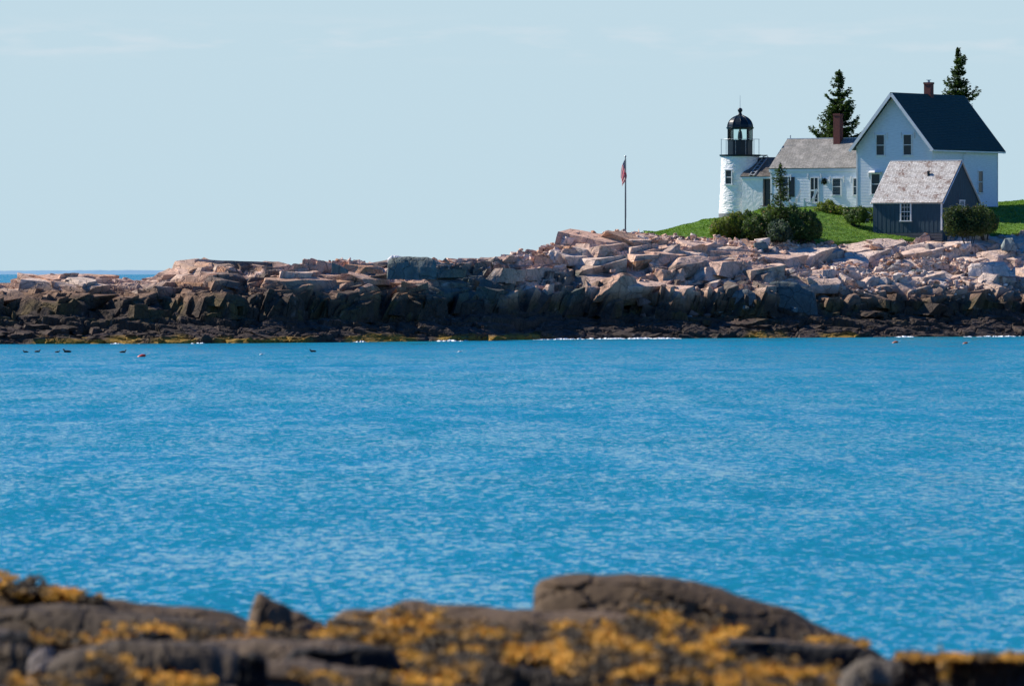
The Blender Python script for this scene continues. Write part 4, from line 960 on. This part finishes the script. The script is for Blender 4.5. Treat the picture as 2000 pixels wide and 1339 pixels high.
vy = SL / 2 * .62; vx = fx(1813.5, vy); b = MB(); vz = sze + stp * vy; b.lathe([(.11, vz - .2), (.11, vz + .42), (.14, vz + .42), (.14, vz + .50)], 10, (vx, vy)); b.build('vent_pipe', M['black'], shed)

# ---------------------------------------------------------------- chairs, handrail, flagpole
def chair(px, py, D, label):
    p = P(px, py, D); p.z = lawnz(p.x, p.y) + .02 if False else p.z
    r = empty('garden_chair', p, R(10)); tag(r, label, 'chair', 'white wooden garden chairs on the lawn')
    # looks to the right, back leaning to the left
    b = MB()
    for i in range(5): y_ = -.24 + i * .12; top = 1.02 - .05 * abs(i - 2); b.bar((-.18, y_, .34), (-.18 + -.02, y_, .34), .1) if False else b.bar((-.30, y_, .28), (-.30 + .62 * .0 + .0 - .0, y_, .28), .01) if False else b.bar((-.22, y_, .28), (-.22 + .36, y_, .28 + top), .10, .03, up=(0, 1, 0))
    b.build('backrest', M['white'], r)
    b = MB()
    for i in range(5): b.bar((-.20 - i * .12, -.28, .30 + i * .03), (-.20 - i * .12, .28, .30 + i * .03), .10, .03)
    b.build('seat', M['white'], r)
    for s_ in (-1, 1):
        b = MB(); b.bar((.12, s_ * .34, .62), (-.72, s_ * .34, .62), .13, .03); b.build('armrest', M['white'], r)
        b = MB(); b.bar((-.68, s_ * .31, 0), (-.68, s_ * .31, .60), .10, .05); b.build('leg', M['white'], r)
        b = MB(); b.bar((-.75, s_ * .29, .42), (.28, s_ * .29, .02), .10, .05, up=(0, 1, 0)); b.build('leg', M['white'], r)
    return r
def chair_r(px, py, D, label):
    r = chair(px, py, D, label); r.scale = (-1, 1, 1); return r
c1 = chair(1559, 405, 629, 'white wooden garden chair nearer the small spruce'); c1.rotation_euler = (0, 0, R(-12))
c2 = chair(1591, 407, 628, 'white wooden garden chair in front of the cottage door'); c2.rotation_euler = (0, 0, R(-12))
for c_ in (c1, c2): c_.location.z = lawnz(c_.location.x, c_.location.y) + .03; c_.scale = (1.2, 1.2, 1.2) 
hr = empty('handrail', P(1694, 440, 619)); hr.location.z = lawnz(hr.location.x, hr.location.y); tag(hr, 'thin white handrail on one post beside the shed', 'handrail')
b = MB(); hz = zrow(410, 619) - hr.location.z; b.bar((-.15, 0, 0), (-.15, 0, hz), .05); b.build('post', M['white'], hr)
b = MB(); b.bar((-.3, 0, hz + .05), (.35, -.1, hz - .35), .045); b.build('rail', M['white'], hr)
b = MB(); b.box(-1.1, .3, -.3, .4, .02, .14); b.box(-.9, .3, .05, .4, .14, .26); o = b.build('stone_step', M['stone']); o.location = P(1690, 440, 620); o.location.z = lawnz(o.location.x, o.location.y) + .02; tag(o, 'low grey stone step in the lawn beside the shed', 'step')

FD = 596.0; fp = empty('flagpole', P(1221.5, 456, FD)); tag(fp, 'tall thin dark flagpole standing on the pink ridge', 'flagpole')
fh = zrow(307, FD) - fp.location.z; b = MB(); b.tube([(0, 0, -.8), (0, 0, fh * .5), (0, 0, fh)], [.065, .055, .035], 10); b.build('pole', M['pole'], fp)
b = MB(); b.lathe([(.02, fh - .02), (.08, fh + .02), (.09, fh + .07), (.05, fh + .13)], 10); b.build('finial', M['steel'], fp)
b = MB(); b.tube([(.09, -.04, fh - .1), (.08, -.04, 1.2)], .008, 4); b.build('halyard', M['white'], fp)
def flag():
    m, t, bs = mat_new('flag_cloth'); bs.inputs['Roughness'].default_value = .8
    at = N(t, 'ShaderNodeAttribute', attribute_name='Col'); t.links.new(at.outputs['Color'], bs.inputs['Base Color'])
    tr = N(t, 'ShaderNodeBsdfTranslucent'); t.links.new(at.outputs['Color'], tr.inputs[0]); mx = N(t, 'ShaderNodeMixShader', inp={0: .55}); t.links.new(bs.outputs[0], mx.inputs[1]); t.links.new(tr.outputs[0], mx.inputs[2]); t.links.new(mx.outputs[0], t.nodes['Material Output'].inputs[0])
    n1, n2 = 60, 131       # along hoist-to-fly and across
    H_, L_ = 1.25, 2.3
    S, T = np.meshgrid(np.linspace(0, 1, n1), np.linspace(0, 1, n2))     # S along the fly, T down the hoist
    fold = .11 * np.sin(T * 2 * 3.14159 * 2.6 + S * 2) * (1 - np.abs(S - .5)) 
    Xf = -.03 - S * .62 * (.35 + .5 * (1 - T)) - .10 * np.sin(S * 4.2 + T * 3) * S + .33 * np.sin(np.clip(S * 3.3, 0, 3.14)) * T * .75 - .02
    Zf = -T * H_ * (1 - .25 * S) - S * L_ * (.80 - .0 * T) * (.35 + .65 * S ** .6)
    Yf = fold - .05
    stripe = (np.floor(T * 13) % 2 == 0)
    cr_ = np.where(stripe[..., None], np.array([.70, .03, .05]), np.array([.70, .68, .66]))
    canton = (S < .4) & (T < 7 / 13); cr_ = np.where(canton[..., None], np.array([.012, .025, .11]), cr_)
    st = canton & (((np.floor(S / .4 * 11) + np.floor(T / (7 / 13) * 9)) % 2) == 0) & (np.abs((S / .4 * 11) % 1 - .5) < .3) & (np.abs((T / (7 / 13) * 9) % 1 - .5) < .3)
    cr_ = np.where(st[..., None], np.array([.6, .6, .6]), cr_)
    o = grid_obj('flag', Xf, Yf, Zf, cr_, m, True); o.location = fp.location + Vector((0, 0, zrow(311, FD) - fp.location.z)); o.scale = (.78, .85, .80)
    tag(o, 'limp red and white striped flag with dark blue corner hanging on the flagpole', 'flag')
flag()

# ---------------------------------------------------------------- trees
def spruce(px, D, ytop, zbase, Rmax, clear, label, seed, droop=.3, dens=1.0, gaps=(), bump_=None, leaf=.20, side=None, dark=1.0):
    rr = random.Random(seed); X_ = pxX(px, D); Hh = zrow(ytop, D) - zbase
    root = empty('spruce_tree', (X_, D, zbase)); tag(root, label, 'tree')
    tb = MB(); ln = [(.12 * math.sin(i * 1.3 + seed), 0.05 * math.cos(i), Hh * i / 8) for i in range(9)]; ln[0] = (0, 0, -.3)
    ln = [(a * Hh / 14, b_, c_) for a, b_, c_ in ln]; tb.tube(ln, [.018 * Hh * (1 - i / 8.6) for i in range(9)], 8); tb.build('trunk', M['bark'], root)
    br = MB(); cs, ns, ss, ks = [], [], [], []
    z = clear
    while z < Hh - .15:
        t = (z - clear) / (Hh - clear)
        rad = Rmax * ((1 - t) ** .85) * (.9 + .1 * math.sin(z * 2.3 + seed)) + .10
        if bump_: rad *= bump_(t)
        nb = rr.randint(4, 6)
        a0 = rr.uniform(0, 6.28)
        for k_ in range(nb):
            a = a0 + k_ * 6.283 / nb + rr.gauss(0, .25); L = rad * rr.choice((.45, .6, .8, .95, 1.05, 1.2)) * rr.uniform(.8, 1.1)
            if side: L *= side(a, t)
            if rr.random() < .13: continue
            if any(g0 < t < g1 and rr.random() < gp for g0, g1, gp in gaps): continue
            up = .32 * (t - .25); dirv = Vector((math.cos(a), math.sin(a), 0)); prev = None
            n_ = max(3, int(L / .11)); pts = []
            for i in range(n_ + 1):
                s_ = i / n_; p = Vector((0, 0, z)) + dirv * L * s_ + Vector((0, 0, L * (up * s_ - droop * s_ * (1 - s_) * 2.0 + .22 * s_ * s_ * s_)))
                pts.append(p)
            br.tube(pts[::2] if len(pts) > 4 else pts, [max(.006, .022 * L * (1 - i / max(1, len(pts[::2] if len(pts) > 4 else pts)))) for i in range(len(pts[::2] if len(pts) > 4 else pts))], 4)
            sd = Vector((-dirv.y, dirv.x, 0))
            for i in range(1, n_ + 1):
                s_ = i / n_; w_ = min(.48 * L, .75) * math.sin(min(1, s_ * 1.25 + .1) * 2.6) ** .7 if s_ < .95 else .08
                for _ in range(int(dens * (4.5 + 5 * w_ / .3))):
                    q = pts[i] + sd * rr.uniform(-1, 1) * w_ + dirv * rr.uniform(-.08, .08) + Vector((0, 0, rr.gauss(-.06, .09)))
                    cs.append(q[:]); ns.append((rr.gauss(0, .45), rr.gauss(0, .45), 1)); ss.append(leaf * rr.uniform(.5, 1.1))
                    g_ = rr.random(); ks.append([(.028 + .05 * g_) * dark, (.050 + .075 * g_) * dark, (.020 + .014 * g_) * dark])
        z += rr.uniform(.25, .50) * (1.0 if Hh > 8 else .6)
    for _ in range(int(90 * dens)):
        zz_ = rr.uniform(Hh - .8, Hh); r_ = .16 * (Hh - zz_) / .8 + .03; a = rr.uniform(0, 6.28)
        cs.append((r_ * math.cos(a) + ln[-1][0] * .8, r_ * math.sin(a), zz_)); ns.append((rr.gauss(0, 1), rr.gauss(0, 1), .4)); ss.append(leaf * .6); ks.append([.03 * dark, .05 * dark, .022 * dark])
    br.build('branches', M['bark'], root)
    quads_obj('crown', cs, ns, ss, ks, M['leaf'], root, aspect=1.9)
    return root
spruce(1638, 655, 136, 10.3, 3.5, 4.3, 'tall dark spruce behind the cottage chimney', 3, gaps=((.36, .46, .5), (.2, .25, .5)), dens=1.25)
spruce(1871, 662, 93, 10.6, 2.35, 7.0, 'tallest dark spruce rising behind the big house roof', 8, gaps=((.62, .66, .6), (.5, .54, .5)), dens=1.1, side=lambda a, t: 1.15 if math.cos(a) > 0 else .9)
spruce(1524, 605, 318, 7.7, 1.9, 1.5, 'small thin spruce growing in front of the cottage', 15, droop=.2, gaps=((.24, .36, .85), (.50, .58, .75), (.74, .78, .5)), leaf=.14, dens=.75, bump_=lambda t: 1.15 if t < .35 else 1.0, dark=1.0)

def bush(pxc, py0, py1, hw, D_, label, seed, cols, dep=1.5, nleaf=5200, leaf=.13, cat='bush', group=None, name='shrub', foot=.3):
    py0 = py0 - 6; D = D_ - 2.6 if D_ < 611 else D_ - 1; hw = hw * 1.22; nleaf = int(nleaf * 1.4); rr = np.random.default_rng(seed); c = P(pxc, py1, D); top = P(pxc, py0, D).z; g = lawnz(c.x, D)
    g = min(g, c.z) if c.x > 10 else c.z
    Hh = top - c.z; W_ = hw * D / F
    root = empty(name, (c.x, D, c.z)); tag(root, label, cat, group)
    lob = []
    for i in range(17):
        a = rr.uniform(-1, 1); lob.append(((a * W_ * .68, rr.uniform(-.6, .6) * dep, Hh * rr.uniform(.25, .72) * (1 - .25 * a * a)), (W_ * rr.uniform(.18, .40), dep * rr.uniform(.3, .6), Hh * rr.uniform(.16, .34))))
    lob.append(((0, 0, Hh * .35), (W_ * .8, dep * .9, Hh * .38)))
    cs, ns, ks, ss = [], [], [], []
    wts = np.array([l[1][0] * l[1][2] for l in lob]); wts /= wts.sum()
    which = rr.choice(len(lob), nleaf, p=wts); d = rr.normal(size=(nleaf, 3)); d /= np.linalg.norm(d, axis=1, keepdims=True)
    rad = 1 - np.abs(rr.normal(0, .13, nleaf)); rad = np.where(rr.random(nleaf) < .10, 1 + np.abs(rr.normal(0, .13, nleaf)), rad); lumps = 1 + .30 * fbm(d[:, 0] * 3 + which * 5, d[:, 2] * 3, seed, 2)
    o_ = np.array([lob[i][0] for i in which]); s_ = np.array([lob[i][1] for i in which])
    pts = o_ + d * s_ * (rad * lumps)[:, None]; pts[:, 2] = np.maximum(pts[:, 2], rr.uniform(0, .3, nleaf))
    k = rr.uniform(0, 1, nleaf) * .55 + .45 * np.array([rr.random(len(lob))[i] for i in which])
    k = np.clip(k + .0 * d[:, 2], 0, 1)[:, None]; c1, c2 = np.array(cols[0]), np.array(cols[1]); kk = c1 * (1 - k) + c2 * k
    if len(cols) > 2:
        m_ = rr.random(nleaf) < .02; kk[m_] = cols[2]
    quads_obj('foliage', pts, d + rr.normal(0, .5, d.shape), rr.uniform(.5, 1.2, nleaf) * leaf, kk, M['leaf'], root, aspect=1.4)
    st = MB()
    for i in range(7):
        l = lob[i][0]; st.tube([(l[0] * .3, l[1] * .3, -.5), (l[0] * .7, l[1] * .7, l[2] * .5), (l[0], l[1], l[2])], [.04, .03, .012], 5)
    st.build('stems', M['bark'], root); return root
DG = ((.028, .06, .02), (.11, .17, .04), (.35, .22, .12)); YG = ((.045, .085, .018), (.24, .28, .04), (.40, .2, .15)); BG = ((.03, .06, .04), (.08, .12, .08))
GB = 'shrubs in front of the lighthouse and cottage'
bush(1407, 430, 467, 20, 606, 'low shrub at the left end of the thicket below the tower', 1, YG, group=GB, nleaf=4200)
bush(1442, 412, 468, 28, 607, 'broad yellow tipped shrub directly below the lighthouse tower', 2, YG, group=GB, nleaf=7500)
bush(1482, 417, 471, 26, 606, 'dark shrub left of the small spruce trunk', 3, DG, group=GB, nleaf=7000)
bush(1503, 408, 440, 15, 610, 'light green shrub top against the white passage wall', 4, YG, group=GB, nleaf=3000)
bush(1462, 414, 464, 20, 609, 'dark green shrub crowding the passage foundation', 21, DG, group=GB, nleaf=5000)
bush(1538, 405, 466, 26, 610, 'tall dark shrub behind the small spruce trunk', 22, DG, group=GB, nleaf=7000)
bush(1424, 420, 466, 18, 610, 'yellow tipped shrub at the foot of the tower', 23, YG, group=GB, nleaf=4500)
bush(1468, 424, 473, 24, 606, 'dark leafy shrub in the middle of the thicket by the rocks', 24, DG, group=GB, nleaf=6000)
bush(1500, 420, 474, 22, 607, 'dark shrub just left of the spruce foot', 25, DG, group=GB, nleaf=6000)
bush(1520, 428, 474, 26, 604.5, 'blue green shrub around the foot of the small spruce', 5, BG, group=GB, nleaf=6500)
bush(1562, 409, 469, 30, 606.5, 'tall very dark shrub right of the small spruce', 6, DG, group=GB, nleaf=8500)
bush(1586, 412, 467, 19, 607, 'dark shrub at the right end of the thicket beside the lawn', 7, DG, group=GB, nleaf=5000)
bush(1619, 394, 426, 29, 624, 'round yellow green shrub below the cottage window', 8, YG, group=GB, nleaf=5500)
bush(1672, 403, 437, 21, 618, 'round shrub between the cottage and the shed', 9, DG, group=GB, nleaf=4500)
bush(1698, 410, 436, 12, 623, 'small shrub tucked behind the white handrail', 10, DG, group=GB, nleaf=2600)
bush(1893, 396, 464, 46, 607, 'big olive brown shrub against the right side of the shed', 11, ((.026, .045, .018), (.085, .115, .035), (.2, .14, .08)), group=GB, nleaf=9500)
bush(1925, 408, 458, 24, 613, 'dark shrub behind the big shrub on the shaded lawn', 12, DG, group=GB, nleaf=5000)

# ---------------------------------------------------------------- near shore: ledge, rocks, rockweed
nxs = np.arange(-20, 20.01, .08); nds = np.concatenate([np.arange(-12, 36, 1.5), np.arange(36, 72, .07), np.arange(72, 112, .6)])
NX, ND = np.meshgrid(nxs, nds)
nb_ = np.interp(ND, [-12, 2, 20, 36, 45, 52, 58, 62.5, 66, 72, 85, 110], [3.7, 3.6, 3.3, 2.75, 2.50, 2.28, 2.1, 1.95, 1.6, 1.0, -.3, -3])
nb_ = nb_ + np.interp(NX, [-14, -4.5, -3.6, -2.4, -1.6, -.3, 1.5, 3.2, 4.4, 14], [.5, .34, .12, .0, -.05, .0, .02, -.12, -.25, -.1]) * sstep(40, 60, ND)
nh = nb_.copy(); ncol_r = []
for (sx, sy, ang, seed, amp, tilt) in ((2.4, 4.2, R(12), 211, .16, .05), (.8, 1.5, R(18), 221, .10, .12)):
    cx, cv, gap, ci, cj = cells(NX + .2 * fbm(NX, ND, 5, 3), ND + .2 * fbm(NX, ND, 6, 3), sx, sy, ang, seed)
    r1 = hash2(ci, cj, seed + 5); r2 = hash2(ci, cj, seed + 6); r3 = hash2(ci, cj, seed + 7)
    nh = nh + amp * (r1 - .5) + (NX - cx) * (r2 - .5) * tilt + (ND - cv) * (r3 - .5) * tilt * .3 - 1.2 * amp * (1 - sstep(0, .10, gap)); ncol_r.append(r2)
nh = nh + .03 * fbm(NX / .4, ND / .6, 8, 4)
cap = CH - (ND * (1345 - HY) / F)                 # the ledge near the eye stays below the view
nh = np.where(ND < 44, np.minimum(nh, cap - .04), nh)
kk = ncol_r[0] * .5 + ncol_r[1] * .5
A4 = lambda *c: np.array(c)[None, None, :] * np.ones(NX.shape + (1,))
ncol = lerp(A4(.045, .03, .018), A4(.08, .055, .033), kk); ncol = lerp(ncol, A4(.045, .036, .03), sstep(.1, .4, fbm(NX / .9, ND / 1.3, 9, 4)))
ledge = grid_obj('near_ledge', NX, ND, nh, ncol, M['rock_near']); tag(ledge, kind='structure')
def nearz(x, y):
    i = int(np.clip((x + 20) / .08, 0, len(nxs) - 1)); j = int(np.clip(np.searchsorted(nds, y), 0, len(nds) - 1)); return float(nh[j, i])
RB, RG, RD = (.088, .054, .025), (.064, .043, .022), (.028, .019, .010)
GR = 'rocks of the near shore'
def nrock(pts, D, depth, colr, label, seed, drop=.5, name='shore_rock', **kw):
    return shaped_rock(name, pts, D, depth, colr, label, mat=M['rock_near'], seed=seed, nd=64, nu=200, drop=drop, rough=kw.pop('rough', .035), group=GR, smooth=True, **kw)
nrock([(1040, 1200), (1041, 1150), (1055, 1132), (1080, 1123), (1150, 1118), (1230, 1119), (1320, 1130), (1420, 1155), (1520, 1184), (1600, 1220), (1680, 1256), (1745, 1292)], 62, 2.4, RB, 'largest smooth humped brown boulder of the near shore', 301, front=.5, drop=.32)
nrock([(640, 1240), (652, 1205), (672, 1192), (720, 1190), (768, 1184), (786, 1172), (810, 1172), (860, 1180), (960, 1187), (1060, 1192), (1250, 1200), (1340, 1225)], 59.5, 2.6, (.115, .072, .036), 'long flat brown rock left of the largest boulder', 302, drop=.3, front=.4)
nrock([(482, 1225), (490, 1190), (501, 1160), (509, 1156), (530, 1168), (575, 1190), (630, 1218), (642, 1240)], 60.5, 1.2, (.115, .072, .036), 'pointed triangular rock standing up from the ledge', 303, drop=.35, front=.5, rough=.02)
nrock([(-60, 1145), (0, 1136), (80, 1146), (170, 1162), (250, 1173), (330, 1184), (400, 1190), (460, 1204), (490, 1216)], 63, 2.6, RB, 'far left sloping rock crusted with orange weed on top', 304, drop=.4, front=.5)
nrock([(-60, 1205), (0, 1190), (120, 1182), (230, 1195), (330, 1203), (430, 1218), (470, 1240)], 59, 2.4, RG, 'low grey brown rock below the far left weed', 305, drop=.22)
nrock([(-60, 1262), (0, 1256), (50, 1258), (62, 1275), (64, 1320)], 52, 1.4, RG, 'grey rock cut by the left frame edge', 306, drop=.3)
nrock([(54, 1300), (62, 1275), (85, 1264), (100, 1268), (104, 1300)], 50.5, .7, (.24, .20, .17), 'small pale rounded stone near the left edge', 307, drop=.25)
nrock([(95, 1290), (150, 1268), (235, 1252), (330, 1252), (400, 1258), (455, 1275), (478, 1300), (486, 1345)], 50, 2.4, (.068, .048, .028), 'broad grey brown slab in the lower left', 308, drop=.35, front=.25)
nrock([(375, 1262), (400, 1250), (500, 1247), (620, 1250), (720, 1257), (765, 1268), (782, 1300)], 54, 2.0, (.09, .06, .034), 'long thin slab overhanging a black crevice', 309, drop=.16, front=.3)
nrock([(498, 1345), (505, 1300), (520, 1290), (600, 1294), (700, 1305), (790, 1320), (900, 1345)], 48.5, 2.0, (.09, .06, .034), 'sloping brown slab at the bottom left of centre', 310, drop=.3, front=.3)
nrock([(935, 1345), (942, 1305), (960, 1298), (1020, 1300), (1080, 1308), (1092, 1345)], 47.5, .9, RD, 'dark block half buried in the orange weed', 311, drop=.3)
nrock([(1345, 1250), (1400, 1243), (1500, 1248), (1600, 1256), (1680, 1262), (1725, 1290)], 60.2, 1.3, (.10, .066, .036), 'narrow ledge of brown rock under the largest boulder', 312, drop=.09, front=.35, rough=.02)
nrock([(1638, 1345), (1648, 1312), (1680, 1290), (1718, 1280), (1736, 1290), (1738, 1345)], 47, .9, (.13, .105, .075), 'pale smooth rounded stone beside the dark right rock', 313, drop=.3)
nrock([(1715, 1345), (1725, 1296), (1760, 1282), (1830, 1278), (1920, 1282), (2000, 1284), (2080, 1290)], 52, 1.8, (.035, .028, .024), 'black wet rock in the lower right corner', 314, drop=.5, front=.18)
nrock([(1960, 1285), (1966, 1270), (1974, 1266), (1980, 1272), (1983, 1285)], 52.4, .16, (.18, .19, .16), 'tiny grey green stone perched on the black right rock', 315, drop=.05, rough=.004)
RSHADE = (.008, .007, .006)  # crevice shade put into the colour of rocks added in the gaps
nrock([(1350, 1262), (1362, 1250), (1440, 1252), (1560, 1260), (1700, 1268), (1742, 1292)], 58.4, 1.0, RSHADE, 'rock coloured black as the shade in the hollow under the largest boulder', 321, drop=.16, front=.2)
nrock([(560, 1282), (575, 1270), (640, 1267), (705, 1263), (762, 1268), (784, 1296)], 52.4, .8, RSHADE, 'rock coloured black as the shade in the crevice under the long thin slab', 322, drop=.14, front=.2)
nrock([(462, 1290), (470, 1276), (500, 1272), (520, 1280), (524, 1345)], 47.6, .5, RSHADE, 'stone coloured black as the shade between two lower left slabs', 323, drop=.25, front=.2)
nrock([(-60, 1240), (0, 1236), (90, 1235), (150, 1240), (160, 1252)], 55.5, .8, RSHADE, 'rock coloured black as the shade in the gap at the left edge', 324, drop=.07, front=.2)
nrock([(255, 1240), (280, 1234), (330, 1236), (345, 1250)], 56.2, .4, RSHADE, 'small stone coloured black as the shade among the weed left of the pointed rock', 325, drop=.08, front=.2)
# rockweed: strands heaped over the ledge
def weed_field():
    zones = [  # px range, rows at the ends, half height, D, count, height
        ((-20, 90), (1132, 1150), 12, 62.6, 9000), ((80, 200), (1150, 1172), 8, 62.4, 5000), ((60, 200), (1246, 1250), 8, 54, 3200),
        ((200, 560), (1238, 1238), 12, 57, 10000), ((560, 700), (1240, 1240), 9, 57, 1500),
        ((690, 900), (1240, 1235), 22, 57.5, 9000), ((765, 835), (1196, 1218), 12, 58.5, 2800), ((640, 760), (1222, 1232), 9, 58.5, 2200), ((880, 1250), (1245, 1235), 16, 56.5, 11000),
        ((780, 1300), (1275, 1262), 18, 53.5, 18000), ((1220, 1420), (1238, 1250), 26, 56, 12000), ((1230, 1330), (1195, 1200), 12, 59.6, 3800),
        ((800, 960), (1310, 1312), 22, 49, 7000), ((1080, 1420), (1300, 1292), 24, 49.5, 14000), ((1400, 1640), (1320, 1325), 16, 48, 8500), ((1380, 1560), (1292, 1300), 12, 50, 5200),
        ((1420, 1500), (1230, 1240), 8, 60.8, 1000), ((1560, 1700), (1245, 1262), 8, 60.8, 1500), ((170, 260), (1296, 1300), 12, 48.5, 3800), ((0, 160), (1332, 1336), 10, 47.2, 4500), ((240, 420), (1325, 1330), 10, 47.4, 4800),
        ((560, 760), (1312, 1335), 6, 47.6, 1600), ((1750, 2020), (1280, 1284), 5, 51.8, 4200), ((1835, 1858), (1290, 1335), 20, 51, 1600), ((700, 880), (1325, 1335), 10, 47.5, 3500), ((600, 660), (1165, 1170), 1, 60, 0)]
    cs, ns, ss, ks = [], [], [], []
    for (a, b), (ya, yb), hgt, D, cnt in zones:
        if cnt == 0: continue
        n_ = int(cnt * 3.2); u = rng.uniform(0, 1, n_); px = a + (b - a) * u
        clump = fbm(px / 26, u * 0 + D, 5, 3)
        py = ya + (yb - ya) * u + (rng.normal(0, .55, n_) + .55 * clump) * hgt * 1.15
        dd = D + rng.normal(0, .25, n_) + (py - (ya + (yb - ya) * u)) * -.02
        x = (px - 1000) / F * dd; z = CH - (py - HY) / F * dd
        keep = fbm(px / 15, py / 8, int(D * 7), 3) > -.10
        x, dd, z, px, py = x[keep], dd[keep], z[keep], px[keep], py[keep]; m_ = len(x)
        cs.append(np.stack([x, dd, z], 1)); ns.append(np.stack([rng.normal(0, .8, m_), rng.normal(-.3, .6, m_), rng.normal(.8, .6, m_)], 1)); ss.append(rng.uniform(.008, .020, m_))
        k = np.clip(.40 + 1.9 * fbm(px / 42, py / 16, 17, 4) + rng.normal(0, .08, m_), 0, 1)[:, None]
        ks.append(np.array([.045, .026, .004]) * (1 - k) + np.array([.70, .325, .004]) * k)
    o = quads_obj('rockweed', np.concatenate(cs), np.concatenate(ns), np.concatenate(ss), np.concatenate(ks), M['weed'], aspect=2.6)
    tag(o, 'orange and ochre rockweed draped in clumps over the near rocks', 'seaweed', kind='stuff')
weed_field()
